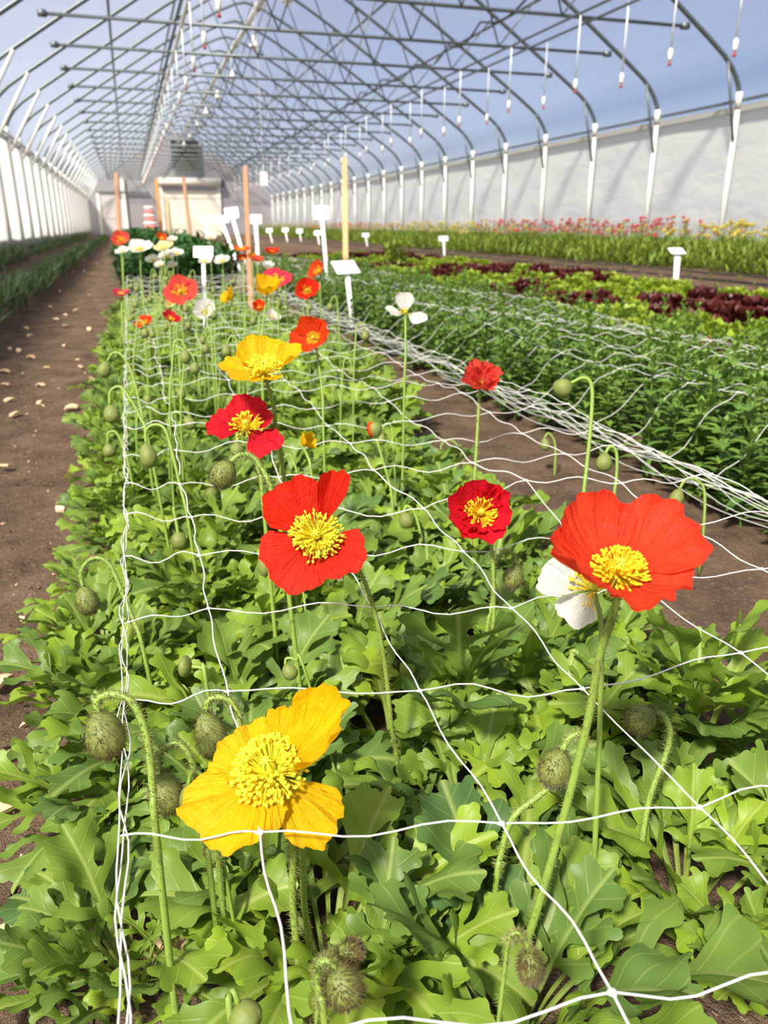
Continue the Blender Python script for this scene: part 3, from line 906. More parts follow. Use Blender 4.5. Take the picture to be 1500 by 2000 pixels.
# ---- far right flower bed
def bloom_mesh(col, seed):
    random.seed(seed); mb = MB()
    for k in range(14):
        az = k * 2.4; el = math.radians(15 + 65 * k / 14); L = 0.032 * (1 - 0.3 * k / 14)
        f = Vector((math.cos(az), math.sin(az), 0)); sd = Vector((-math.sin(az), math.cos(az), 0)); up = Vector((0, 0, 1))
        d = f * math.cos(el) + up * math.sin(el); e = f * math.cos(el + 0.7) + up * math.sin(el + 0.7)
        p1 = d * L * 0.6; p2 = p1 + e * L * 0.5
        mb.add([Vector((0, 0, 0)), p1 - sd * 0.018, p1 + sd * 0.018, p2 - sd * 0.014, p2 + sd * 0.014], [(0, 2, 1), (1, 2, 4, 3)], [(0.5, 0), (0, .6), (1, .6), (.2, 1), (.8, 1)])
    return mb.mesh('bloom', col)
BL = {c: bloom_mesh(petal_mat('bloom_' + c, lin(*v), lin(*v), None, 0.35), i) for i, (c, v) in enumerate({'pink': (250, 176, 168), 'yellow': (252, 238, 130), 'cream': (246, 236, 170), 'peach': (250, 206, 160), 'orange': (248, 166, 106), 'rose': (244, 128, 138)}.items())}
def bedplant(seed):
    random.seed(seed); lb = LB()
    for k in range(110):
        a = random.uniform(0, 6.28); rr = 0.2 * math.sqrt(random.random())
        strip_leaf(lb, (rr * math.cos(a), rr * math.sin(a), random.uniform(0.0, 0.3)), random.uniform(0, 6.28), random.uniform(0.10, 0.17), 0.012, random.uniform(0.7, 1.5), 0.7, random.random())
    tops = []
    for k in range(9):
        a = random.uniform(0, 6.28); rr = 0.17 * math.sqrt(random.random()); b = Vector((rr * math.cos(a), rr * math.sin(a), 0))
        tp = b * 1.3 + Vector((0, 0, random.uniform(0.40, 0.58))); stalk(lb, [b, tp], 0.0035, 0.3, 3); tops.append(tp)
    return lb.mesh('foliage', M['fol']), tops
BP = [bedplant(k + 70) for k in range(4)]
random.seed(33); n = 0
y = 6.6
while y < 45:
    for xx in (6.72, 7.06, 7.4, 7.68):
        px = xx + random.uniform(-.06, .06); py = y + random.uniform(-.08, .08)
        me, tops = BP[n % 4]
        v = random.random()
        if py < 9: c, c2, lab = 'yellow', 'yellow', 'yellow flowering plant nearest us in the bed along the right wall'
        elif py < 15: c, c2, lab = 'pink', 'rose', 'pink flowering plant in the bed along the right wall'
        elif py < 22: c, c2, lab = 'cream', 'yellow', 'cream and yellow flowering plant in the bed along the right wall'
        elif py < 36: c, c2, lab = 'orange', 'peach', 'orange flowering plant far along the right wall'
        else: c, c2, lab = 'cream', 'yellow', 'pale yellow flowering plant at the far end of the right wall'
        t = thing('flowering_plant', lab, 'plant', (px, py, ground(px, py)), lab.split(' plant')[0] + ' plants by right wall')
        t.rotation_euler.z = random.uniform(0, 6.28)
        sc = random.uniform(0.85, 1.05); t.scale = (sc, sc, sc)
        obj('foliage', me, t)
        nb = 5 if py < 16 else (4 if py < 30 else 2)
        for tp in random.sample(tops, nb):
            cc = c if random.random() < 0.62 else c2
            if py > 9 and random.random() < 0.12: cc = 'yellow'
            b = obj('bloom', BL[cc], t, tp); b.rotation_euler = (random.uniform(-.6, .6), random.uniform(-.6, .6), random.uniform(0, 6)); s_ = random.uniform(0.85, 1.5); b.scale = (s_,) * 3
        n += 1
    y += 0.36 if y < 20 else 0.75

# ---- left bed: feathery young plants
def feathery(seed):
    random.seed(seed); lb = LB()
    for k in range(40): strip_leaf(lb, (random.uniform(-.05, .05), random.uniform(-.05, .05), random.uniform(0, .08)), random.uniform(0, 6.28), random.uniform(0.08, 0.16), 0.005, random.uniform(0.6, 1.45), 0.6, random.random())
    return lb.mesh('foliage', M['feath'])
FE = [feathery(k) for k in range(4)]
random.seed(44); n = 0
y = 3.6
while y < 36:
    for xx, lab in ((-0.88, 'feathery grey green plant in the row edging the left path'), (-1.62, 'feathery grey green plant in the row at the foot of the left wall')):
        px = xx + random.uniform(-.06, .06); py = y + random.uniform(-.06, .06)
        plant('feathery_plant', FE[n % 4], (px, py, ground(px, py)), random.uniform(0, 6), random.uniform(1.0, 1.6), lab, 'plant', lab.split(' in the ')[1]); n += 1
    y += 0.17 if y < 14 else 0.45
mb = MB(); mb.tube([(-1.22 + 0.05 * math.sin(y * 0.8), y, ground(-1.2, y) + 0.014) for y in np.linspace(2, 40, 70)], 0.012, 6)
tag(mb.build('drip_line', M['rail']), 'grey drip hose between the two rows of feathery plants', 'hose')

# ------------------------------------------------------------------ netting
def net_curve(pts, r, wav, mb, seed):
    q = random.Random(seed)
    out = []
    for a, b in zip(pts, pts[1:]):
        a = Vector(a); b = Vector(b); L = (b - a).length; d = (b - a).normalized()
        pz = q.uniform(0, 6.28); n = 9 if L < 0.3 else 12
        for k in range(n):
            t = k / n; e = math.sin(math.pi * t)
            out.append(a + (b - a) * t + Vector((d.y, -d.x, 0)) * wav * 0.7 * e * math.sin(6.28 * t + pz) + Vector((0, 0, wav * e * math.sin(6.28 * t + pz * 2 + 1))))
    out.append(Vector(pts[-1]))
    mb.tube(out, r, 4, False)
def knot(mb, p, r):
    p = Vector(p)
    vs = [p + Vector(d) * r for d in ((1.7, 0, 0), (0, 1.7, 0), (-1.7, 0, 0), (0, -1.7, 0), (0, 0, 1), (0, 0, -1))]
    mb.add(vs, [(0, 1, 4), (1, 2, 4), (2, 3, 4), (3, 0, 4), (1, 0, 5), (2, 1, 5), (3, 2, 5), (0, 3, 5)])
NZ = 0.255
MEAS = {  # measured nodes (row, string): pixel
    (0, 0): (635, 2080), (0, 1): (880, 2010),
    (1, 1): (508, 1625), (1, 2): (980, 1608), (1, 3): (1367, 1577),
    (2, 1): (445, 1350), (2, 2): (820, 1349), (2, 3): (1138, 1345), (2, 4): (1447, 1275),
    (3, 1): (407, 1188), (3, 2): (728, 1186), (3, 3): (1000, 1188),
    (4, 1): (390, 1085), (4, 3): (905, 1077),
    (5, 1): (374, 1010), (5, 3): (828, 993), (5, 4): (1028, 938),
}
XS = [-0.045, 0.042, 0.19, 0.335, 0.50, 0.65, 0.80]
def node(j, i):
    q = random.Random(j * 13 + i)
    y = 0.255 + 0.16 * j if j < 3 else 0.735 + 0.147 * (j - 3)
    x = XS[i]
    m = MEAS.get((j, i))
    z = NZ + 0.02 * sstep(0.4, 0.8, x) + 0.006 * math.sin(j * 1.7 + i) + (0.02 * sstep(4, 9, j))
    if m and j > 0:
        p = at_z(m[0], m[1], z); return p
    return Vector((x + (q.uniform(-.008, .008) if i else 0.0), y - 0.17 * (x - 0.04) + q.uniform(-.008, .008), z))
NR = 42
nodes = [[node(j, i) for i in range(7)] for j in range(-1, NR)]
t = thing('flower_netting', 'white square mesh support netting stretched over the poppy bed', 'netting', (0.38, 2.5, NZ))
O = t.location
mb = MB(); kb = MB()
for i in range(1, 7): net_curve([r[i] - O for r in nodes], 0.00078, 0.004, mb, i)
for j, r in enumerate(nodes): net_curve([p - O for p in r], 0.00075, 0.010 if j > 4 else 0.007, mb, 50 + j)
for r in nodes:
    for p in r[1:]: knot(mb, p - O, 0.0022)
mb.build('strings', M['string'], t)
mb = MB()
for q in range(3):
    pts = []
    for k, y in enumerate(np.linspace(0.1, 6.6, 320)):
        x = XS[0] + 0.0034 * math.sin(y * (26 + 4 * q) + q * 2) + 0.0015 * math.sin(y * 61 + q)
        if y < 0.5: x += -0.0
        pts.append(Vector((x, y, NZ - 0.004 + 0.006 * math.sin(y * 31 + q * 1.7) + 0.02 * sstep(1.3, 2.0, y))) - O)
    mb.tube(pts, 0.0006, 4, False)
mb.build('edge_cord', M['string'], t)
mb = MB()
for q in range(4):
    pts = []
    for k, y in enumerate(np.linspace(0.45, 6.6, 160)):
        x = XS[6] + 0.02 + 0.018 * q * 0.6 + 0.012 * math.sin(y * (7 + q) + q * 2.1)
        pts.append(Vector((x, y, NZ + 0.01 - 0.006 * q + 0.010 * math.sin(y * (11 + 2 * q) + q))) - O)
    mb.tube(pts, 0.0006, 4, False)
mb.build('slack_cord', M['string'], t)

t = thing('flower_netting', 'white support netting draped over the upright green bed on the right', 'netting', (1.9, 3, 0.28))
O = t.location
XS2 = [1.13, 1.30, 1.46, 1.62, 1.78, 1.94, 2.10]
def node2(j, i):
    q = random.Random(j * 17 + i + 900)
    x = XS2[i] + q.uniform(-.015, .015); y = 0.8 + 0.155 * j - 0.12 * (x - 1.3) + q.uniform(-.015, .015)
    z = 0.13 if i == 0 else (0.27 + 0.02 * math.sin(i * 1.3 + j * 0.4))
    if i == len(XS2) - 1: z = 0.2
    return Vector((x, y, z))
n2 = [[node2(j, i) for i in range(len(XS2))] for j in range(60)]
mb = MB(); kb = MB()
for i in range(len(XS2)): net_curve([r[i] - O for r in n2], 0.0008, 0.006, mb, 300 + i)
for j, r in enumerate(n2): net_curve([p - O for p in r], 0.0008, 0.016, mb, 350 + j)
for r in n2:
    for p in r: knot(mb, p - O, 0.0024)
mb.build('strings', M['string'], t)
mb = MB()
for q in range(5):
    pts = []
    for y in np.linspace(0.8, 10, 190):
        pts.append(Vector((1.06 + 0.016 * q + 0.02 * math.sin(y * (5 + q) + q * 1.9), y, 0.12 + 0.014 * math.sin(y * (9 + 2 * q) + q))) - O)
    mb.tube(pts, 0.0007, 4, False)
mb.build('slack_cord', M['string'], t)

# ------------------------------------------------------------------ poppies
def frame(n):
    n = n.normalized(); e1 = RT - n * RT.dot(n); e1.normalize(); e2 = n.cross(e1); return e1, e2, n
def petal(mb, az, L, half, e0, e1, ruf=0.5, seed=0, r0=0.05, lat=0.0, nu=18, nv=12, fold=0.0, wmul=1.0):
    """sector shaped crinkled petal about +Z. angles in degrees. fold: lifts the two sides (trough)"""
    q = random.Random(seed); a0 = math.radians(az); hf = math.radians(half)
    E0, E1 = math.radians(e0), math.radians(e1)
    ph = [q.uniform(0, 6.28) for _ in range(6)]
    vs = []; uv = []
    prof = [(r0 * L, 0.0)]
    for j in range(1, nv + 1):
        s = j / nv; e = E0 + (E1 - E0) * s
        prof.append((prof[-1][0] + L / nv * math.cos(e), prof[-1][1] + L / nv * math.sin(e)))
    for j in range(nv + 1):
        s = j / nv
        for i in range(nu + 1):
            t = i / nu * 2 - 1
            rim = 1 - 0.26 * abs(t) ** 2.6 + min(1.0, ruf) * (0.04 * math.sin(6 * t + ph[0]) + 0.025 * math.sin(15 * t + ph[1]) + 0.014 * math.sin(33 * t + ph[2]))
            ss = s * rim
            jj = min(nv - 1e-6, ss * nv); k = int(jj) if jj < nv else nv - 1; k = min(k, nv - 1); fr = ss * nv - k
            rho = prof[k][0] + (prof[k + 1][0] - prof[k][0]) * fr; h = prof[k][1] + (prof[k + 1][1] - prof[k][1]) * fr
            e = E0 + (E1 - E0) * ss
            rip = ruf * L * ss * ss * (0.045 * math.sin(6.2 * t + ph[3]) + 0.030 * math.sin(13 * t + ph[4] + 2 * s) + 0.020 * math.sin(25 * t + ph[5] + 3 * s))
            rip += fold * L * t * t * ss + lat * L * t * ss
            rho2 = rho - math.sin(e) * rip; h2 = h + math.cos(e) * rip
            th = a0 + t * hf * (0.55 + 0.45 * min(1, s * 1.6)) * wmul
            vs.append((rho2 * math.cos(th), rho2 * math.sin(th), h2)); uv.append((i / nu, s))
    n = nu + 1
    mb.add(vs, [(j * n + i, j * n + i + 1, (j + 1) * n + i + 1, (j + 1) * n + i) for j in range(nv) for i in range(nu)], uv)

def stamens(mb, R, N, seed, elmin=14, elmax=66):
    q = random.Random(seed)
    for k in range(N):
        az = q.uniform(0, 6.28); el = math.radians(q.uniform(elmin, elmax)); L = R * q.uniform(0.8, 1.12)
        d = Vector((math.cos(az) * math.cos(el), math.sin(az) * math.cos(el), math.sin(el)))
        b = Vector((math.cos(az), math.sin(az), 0)) * R * 0.18
        tip = b + d * L + Vector((0, 0, -0.1 * L))
        mb.tube([b, b + d * L * 0.6, tip], [R * 0.018] * 3, 3, False)
        mb.ellipsoid(tip, d + Vector((q.uniform(-.5, .5), q.uniform(-.5, .5), 0)), R * 0.10, R * 0.06, 5, 4)
def pistil(mb, R):
    mb.ellipsoid((0, 0, R * 0.42), (0, 0, 1), R * 0.46, R * 0.27, 12, 8, 0.05)
    for k in range(7):
        a = k * 6.283 / 7
        mb.tube([(0, 0, R * 0.92), (R * 0.16 * math.cos(a), R * 0.16 * math.sin(a), R * 0.95), (R * 0.32 * math.cos(a), R * 0.32 * math.sin(a), R * 0.82)], [R * 0.05, R * 0.05, R * 0.03], 4)

def hairs(pts, rad, n, L, mb, seed, mi=0):
    q = random.Random(seed)
    for _ in range(n):
        k = q.random() * (len(pts) - 1.001); i = int(k); p = pts[i].lerp(pts[i + 1], k - i)
        t = (pts[i + 1] - pts[i]).normalized(); u = t.orthogonal().normalized(); v = t.cross(u); a = q.uniform(0, 6.28)
        d = (u * math.cos(a) + v * math.sin(a) + t * q.uniform(-.4, .4)).normalized()
        s = t * 0.0003; b = p + d * rad * 0.9
        l = L * q.uniform(0.6, 1.2)
        mb.add([b - s, b + s, b + d * l], [(0, 1, 2)], mi=mi)
        s2 = d.cross(t).normalized() * 0.0003
        mb.add([b - s2, b + s2, b + d * l], [(0, 1, 2)], mi=mi)

def stem_to_ground(px_pts, d0, extra=None, d1=None):
    d1 = d1 if d1 is not None else d0
    n = max(1, len(px_pts) - 1)
    P = [at_d(x, y, d0 + (d1 - d0) * k / n) for k, (x, y) in enumerate(px_pts)]
    P = [P[0]] + [p for p in P[1:] if p.z > 0.03]
    last = P[-1]
    if last.z > 0.02:
        dirv = (P[-1] - P[-2]) if len(P) > 1 else Vector((0, 0, -1))
        f = min(0.6, max(0.0, last.z)) * 0.35
        g = Vector((last.x + max(-.05, min(.05, dirv.x / (abs(dirv.z) + 1e-3) * f)), last.y + max(-.05, min(.05, dirv.y / (abs(dirv.z) + 1e-3) * f)), ground(last.x, last.y) + 0.003))
        P.append(g)
    return P

def poppy(label, px, py, depth, D, colour, n, petals=None, stem=None, stem_d1=None, near=False, st=None, seed=0, cat='poppy', group=None, stR=0.24, stN=None, pist=True, sr=None, name='poppy_flower', e=(12, 52), jitter=True):
    c = at_d(px, py, depth)
    nv = RT * n[0] + Vector((-FW.x, -FW.y, 0)).normalized() * n[1] + Vector((0, 0, 1)) * n[2]
    e1, e2, nn = frame(nv)
    q = random.Random(seed + 7)
    if stem is None:
        stem = [(px, py), (px + 2, py + 60)]
    P = [c - nn * D * 0.03] + stem_to_ground(stem, depth, None, stem_d1)[1:]
    if len(P) < 2 or P[-1].z > 0.1: P.append(Vector((P[-1].x, P[-1].y, ground(P[-1].x, P[-1].y))))
    base = P[-1].copy()
    t = thing(name, label, cat, base, group)
    r_ = sr or 0.0024
    pts = spline([p - base for p in P], 8 if near else 4)
    m = len(pts)
    mb = MB(); mb.tube(pts, [r_ * (0.85 + 0.3 * k / m) for k in range(m)], 10 if near else 6); so = mb.build('stem', M['stem'], t)
    if near:
        hb = MB(); hairs(pts, r_, 650, 0.00422, hb, seed); hb.build('hairs', M['hairg'], so, False)
    Mx = Matrix(((e1.x, e2.x, nn.x), (e1.y, e2.y, nn.y), (e1.z, e2.z, nn.z))).to_4x4()
    Mx.translation = c - base
    if petals is None:
        a = q.uniform(0, 90); petals = []
        for k in range(4):
            inner = k % 2
            petals.append(dict(az=a + 90 * k + q.uniform(-8, 8), L=D * 0.55 * q.uniform(0.92, 1.05), half=58, e0=e[0] + 8 * inner, e1=e[1] + 6 * inner + q.uniform(-6, 6), ruf=1.0))
    for k, pd in enumerate(petals):
        pb = MB(); d = dict(pd); colr = d.pop('col', colour)
        petal(pb, seed=seed * 10 + k, nu=30 if near else 14, nv=18 if near else 8, **d)
        pb.v = [tuple(Mx @ Vector(v)) for v in pb.v]
        pb.build('petal', PET[colr], t)
    R = D * stR
    N = stN if stN is not None else (130 if near else 36)
    if N:
        sb = MB(); stamens(sb, R, N, seed); sb.v = [tuple(Mx @ Vector(v)) for v in sb.v]
        sb.build('stamens', st or M['anther'], t)
    if pist:
        b = MB(); pistil(b, R * 0.8); b.v = [tuple(Mx @ Vector(v)) for v in b.v]; b.build('pistil', M['pistil'], t)
    return t

# --- the four foreground flowers
D3 = 0.484
poppy('largest poppy, orange red and cup shaped, on a hairy stem at right', 1207, 1122, D3, 0.095, 'bigred', (0.0, 0.27, 0.96), near=True, seed=3, stR=0.165, stN=230,
      petals=[dict(az=116, L=0.056, half=54, e0=6, e1=72, ruf=0.9), dict(az=36, L=0.060, half=54, e0=4, e1=56, ruf=1.1),
              dict(az=198, L=0.054, half=55, e0=6, e1=58, ruf=1.0), dict(az=305, L=0.044, half=60, e0=2, e1=34, ruf=1.5)],
      stem=[(1222, 1140), (1200, 1190), (1170, 1285), (1150, 1400), (1105, 1580), (1045, 1790), (1015, 1880)], stem_d1=0.62, sr=0.0031)
poppy('yellow poppy in the foreground with ragged petals over the net string', 530, 1510, 0.54, 0.118, 'gold', (-0.16, 0.36, 0.92), near=True, seed=14, st=M['antherp'], stR=0.19, stN=380,
      petals=[dict(az=8, L=0.082, half=42, e0=24, e1=58, ruf=0.9, fold=0.28), dict(az=318, L=0.058, half=34, e0=-14, e1=-38, ruf=0.9),
              dict(az=218, L=0.061, half=52, e0=4, e1=2, ruf=1.5), dict(az=140, L=0.042, half=55, e0=8, e1=20, ruf=1.3), dict(az=64, L=0.046, half=34, e0=20, e1=46, ruf=0.8), dict(az=258, L=0.040, half=40, e0=2, e1=-6, ruf=1.6)],
      stem=[(555, 1540), (570, 1640), (571, 1750), (580, 1850), (592, 1950)], stem_d1=0.60, sr=0.0028)
poppy('scarlet poppy with four spread petals facing us in the middle', 618, 1048, 0.68, 0.09, 'scarlet', (0.02, 0.80, 0.60), near=True, seed=27, st=M['antherp'], stR=0.22, stN=190,
      petals=[dict(az=128, L=0.055, half=44, e0=8, e1=22, ruf=0.8), dict(az=68, L=0.060, half=20, e0=12, e1=26, ruf=0.7, fold=0.35),
              dict(az=228, L=0.052, half=56, e0=-4, e1=6, ruf=0.9), dict(az=325, L=0.046, half=46, e0=4, e1=10, ruf=0.9), dict(az=300, L=0.016, half=60, e0=30, e1=30, ruf=0.4, col='yellow')],
      stem=[(640, 1065), (690, 1095), (730, 1190), (752, 1300), (765, 1420), (775, 1480)], stem_d1=0.80, sr=0.0022)
poppy('crimson bowl shaped poppy with golden centre right of the scarlet one', 937, 1003, 0.92, 0.078, 'crimson', (0.05, 0.84, 0.54), near=True, seed=35, stR=0.25, stN=120,
      petals=[dict(az=100, L=0.043, half=74, e0=14, e1=58, ruf=1.1), dict(az=10, L=0.043, half=74, e0=18, e1=62, ruf=1.1), dict(az=190, L=0.046, half=74, e0=10, e1=50, ruf=1.1), dict(az=280, L=0.044, half=74, e0=12, e1=52, ruf=1.1),
              dict(az=55, L=0.036, half=50, e0=24, e1=66, ruf=2.0), dict(az=235, L=0.036, half=50, e0=24, e1=60, ruf=2.0)],
      stem=[(945, 1020), (958, 1060), (964, 1140), (962, 1230), (945, 1300), (932, 1340)], stem_d1=0.95)
poppy('white poppy half hidden behind the largest red poppy', 1160, 1150, 0.60, 0.075, 'white', (-0.3, 0.5, 0.8), seed=36,
      petals=[dict(az=165, L=0.042, half=34, e0=4, e1=20, ruf=0.9, fold=0.3), dict(az=225, L=0.034, half=40, e0=0, e1=-4, ruf=1.1), dict(az=60, L=0.03, half=45, e0=10, e1=30)], stem=[(1165, 1160), (1175, 1300)])
poppy('large yellow poppy with wide wing petals in the middle distance', 517, 728, 0.92, 0.095, 'yellow', (0.0, 0.32, 0.95), near=True, seed=41, stR=0.22, stN=120, st=M['antherp'],
      petals=[dict(az=110, L=0.050, half=60, e0=10, e1=62, ruf=0.8), dict(az=20, L=0.052, half=40, e0=14, e1=46, ruf=0.8, fold=0.2), dict(az=195, L=0.052, half=50, e0=4, e1=30, ruf=0.9), dict(az=270, L=0.036, half=62, e0=0, e1=28, ruf=0.9)],
      stem=[(522, 740), (535, 800), (540, 850), (552, 910)], stem_d1=1.0)
poppy('bright red cup poppy right of the large yellow one', 614, 662, 1.45, 0.082, 'orange', (-0.25, 0.80, 0.5), seed=44, stem=[(625, 690), (629, 760), (632, 850)], e=(14, 48), stR=0.16)
poppy('rose red poppy with yellow centre below the large yellow poppy', 482, 838, 0.95, 0.085, 'pink', (0.0, 0.55, 0.85), near=True, seed=47, stR=0.22, stN=90,
      petals=[dict(az=95, L=0.044, half=52, e0=10, e1=40, ruf=0.9, col='crimson'), dict(az=175, L=0.046, half=44, e0=6, e1=16, ruf=1.0, col='crimson'), dict(az=320, L=0.047, half=44, e0=0, e1=-12, ruf=1.0, col='crimson'), dict(az=30, L=0.035, half=40, e0=10, e1=30, col='crimson')],
      stem=[(490, 850), (505, 920), (515, 990)])
poppy('small half open yellow poppy between netting and leaves', 588, 866, 1.25, 0.05, 'yellow', (0.75, 0.3, 0.4), seed=50, stem=[(582, 866), (600, 890), (610, 940)], e=(30, 75), stN=0, pist=False)
poppy('coral pink double poppy on a tall bare stem before the soil path', 938, 752, 1.25, 0.085, 'coral', (0.08, 0.60, 0.75), near=True, seed=52, stN=20, stR=0.12,
      petals=[dict(az=a, L=0.040, half=58, e0=15 + 5 * (k % 2), e1=60 + 8 * (k % 2), ruf=1.9) for k, a in enumerate((100, 20, 190, 280))] + [dict(az=a, L=0.034, half=50, e0=40, e1=78, ruf=2.2) for a in (60, 150, 240, 330)],
      stem=[(933, 775), (932, 850), (926, 960)])
poppy('lone white poppy in front of the second netted bed', 792, 612, 1.5, 0.075, 'white', (0.0, 0.40, 0.9), seed=55, stN=20, stR=0.15,
      petals=[dict(az=95, L=0.042, half=48, e0=18, e1=70, ruf=0.5), dict(az=195, L=0.040, half=42, e0=8, e1=30, ruf=0.6), dict(az=335, L=0.042, half=44, e0=0, e1=-10, ruf=0.6)], stem=[(793, 625), (792, 700), (790, 750)])
poppy('yellow cup poppy seen from the side above a red one', 522, 575, 1.76, 0.082, 'yellow', (0.05, 0.35, 0.92), seed=57, e=(20, 66), stem=[(515, 592), (513, 640), (512, 700)])
poppy('small red poppy right of the yellow cup, yellow centre', 600, 569, 2.4, 0.075, 'scarlet', (0.1, 0.8, 0.5), seed=58, e=(16, 40))
poppy('red poppy leaning left below the white name board', 624, 531, 2.9, 0.078, 'orange', (-0.55, 0.6, 0.5), seed=59, e=(16, 46))
poppy('coral poppy with golden centre, open flat toward us on the left', 354, 572, 2.0, 0.082, 'coral', (0.0, 0.85, 0.5), seed=60, e=(10, 26))
poppy('round white poppy just right of the coral one', 401, 612, 2.2, 0.075, 'white', (0.1, 0.7, 0.65), seed=61, e=(14, 54), stN=18, stR=0.16)
poppy('yellow poppy turned sideways between white and yellow cups', 452, 583, 2.4, 0.068, 'yellow', (-0.7, 0.3, 0.55), seed=62, e=(16, 50))
poppy('red poppy with orange base behind the yellow poppy stem', 505, 606, 2.2, 0.058, 'orange', (0.1, 0.5, 0.8), seed=63, e=(24, 72))
poppy('small white poppy right of the red one with orange base', 532, 624, 2.3, 0.055, 'white', (0.4, 0.3, 0.8), seed=64)
poppy('little orange poppy lying low at the left net edge', 283, 633, 2.0, 0.048, 'orange', (-0.3, 0.5, 0.8), seed=65, e=(10, 30))
poppy('little red poppy below the coral poppy', 332, 625, 2.0, 0.05, 'crimson', (0.5, 0.3, 0.8), seed=66, e=(14, 40))
poppy('rose poppy at the left edge of the bed', 238, 578, 2.3, 0.055, 'pink', (0.0, 0.2, 1.0), seed=67, e=(10, 42))
poppy('tiny cream poppy left of the coral one', 331, 594, 2.1, 0.034, 'cream', (0.2, 0.7, 0.5), seed=68)
poppy('magenta poppy with orange heart behind the yellow cup', 541, 550, 2.2, 0.088, 'pink', (0.1, 0.5, 0.8), seed=69, e=(6, 20))
poppy('flat red poppy left of the brown stake base', 473, 490, 3.4, 0.08, 'orange', (0, 0.15, 1), seed=70, e=(6, 22))
poppy('dark red poppy right of the brown stake', 531, 496, 3.4, 0.07, 'scarlet', (0.1, 0.2, 0.95), seed=71, e=(14, 46))
poppy('pink poppy in front of the brown stake', 503, 511, 3.3, 0.062, 'coral', (0.1, 0.3, 0.9), seed=72)
poppy('small amber poppy touching the brown stake', 493, 503, 3.4, 0.042, 'amber', (0.1, 0.7, 0.6), seed=73)
poppy('small red poppy under the flat red one', 475, 506, 3.4, 0.045, 'scarlet', (0.0, 0.6, 0.7), seed=74)
poppy('white cup poppy above the magenta one', 524, 526, 2.9, 0.062, 'white', (0.1, 0.2, 0.95), seed=75, e=(20, 62))
poppy('coral poppy farthest left at the back of the bed', 237, 470, 3.6, 0.085, 'coral', (0.2, 0.7, 0.6), seed=76, e=(12, 40))
poppy('red poppy leaning right at the back of the bed', 315, 467, 3.6, 0.06, 'orange', (0.4, 0.5, 0.7), seed=77)
for i, (x, y_, w_, cc, nd) in enumerate([(240, 493, 26, 'white', 'at the far left of the white group'), (274, 490, 46, 'white', 'broad and flat in the left of the white group'), (299, 511, 30, 'white', 'lowest in the white group'), (321, 486, 34, 'cream', 'topmost in the white group'),
                                     (327, 503, 30, 'white', 'in the middle of the white group'), (346, 497, 26, 'white', 'at the right of the white group'), (312, 519, 20, 'white', 'half hidden below the white group'), (337, 520, 22, 'white', 'low at the right of the white group'),
                                     (401, 513, 28, 'white', 'below the white board in the poppy bed'), (435, 512, 30, 'white', 'right of the white board in the poppy bed'), (337, 470, 20, 'white', 'standing above the white group'), (411, 466, 22, 'white', 'alone in front of the dark green plants')]):
    d_ = 3.1 if y_ > 480 else 3.6
    poppy('white poppy ' + nd, x, y_, d_ + 0.05 * (i % 3), w_ * d_ / 1500 * 1.05, cc, (0.1 * (i % 3 - 1), 0.45, 0.9), seed=80 + i, e=(8, 34), stR=0.2)

# --- buds
def bud(label, px, py, w_, h_, arch, ax=None, near=False, depth=None, seed=0, group=None, d1=None, real=0.027, open_col=None):
    d = depth or max(0.52, min(3.0, real * 1500 / w_))
    if py > 1100: d = min(d, (0.63 - 0.215) / ((522 + (py - 1000) * 0.9375) / 1500))
    c = at_d(px, py, d)
    rw = w_ * d / 3000; rl = h_ * d / 3000
    P = stem_to_ground(arch, d, None, d1)
    if len(P) < 2: P.append(Vector((P[-1].x, P[-1].y, 0.0)))
    axis = (c - P[0]); axis = axis.normalized() if axis.length > 1e-4 else Vector((0, 0, -1))
    P[0] = c - axis * rl * 0.92
    base = P[-1].copy()
    t = thing('poppy_bud', label, 'bud', base, group)
    pts = spline([p - base for p in P], 6 if near else 4)
    r_ = min(0.0032, rw * 0.20)
    mb = MB(); mb.tube(pts, r_, 8 if near else 5); so = mb.build('stem', M['stem'], t)
    mb = MB(); mb.ellipsoid(c - base, axis, rl, rw, 16 if near else 10, 12 if near else 8, 0.03, 0, 0.16); bo = mb.build('bud_case', M['bud'], t)
    if near:
        hb = MB(); hairs(pts, r_, 650, 0.0042, hb, seed); hb.build('stem_hairs', M['hairg'], so, False)
        hb = MB(); q = random.Random(seed + 5); u = axis.orthogonal().normalized(); v = axis.cross(u)
        for _ in range(900):
            th = math.acos(q.uniform(-1, 1)); a = q.uniform(0, 6.28)
            nrm = axis * math.cos(th) / rl + (u * math.cos(a) + v * math.sin(a)) * math.sin(th) / rw; nrm.normalize()
            b = c - base + axis * rl * math.cos(th) + (u * math.cos(a) + v * math.sin(a)) * rw * math.sin(th)
            tip = b + (nrm + axis * 0.5).normalized() * q.uniform(0.0025, 0.0048)
            s_ = u * 0.0003; hb.add([b - s_, b + s_, tip], [(0, 1, 2)])
            s_ = v * 0.0003; hb.add([b - s_, b + s_, tip], [(0, 1, 2)])
        hb.build('bud_hairs', M['hair'], bo, False)
    if open_col:
        mb = MB(); mb.ellipsoid(c - base - RT * rw * 0.45 + Vector((0, 0, rl * 0.1)), axis, rl * 0.98, rw * 0.7, 10, 8); 
        mb.uv = {k: (0.5, 0.6) for k in range(len(mb.v))}
        mb.build('petal_tip', PET[open_col], t)
    return t
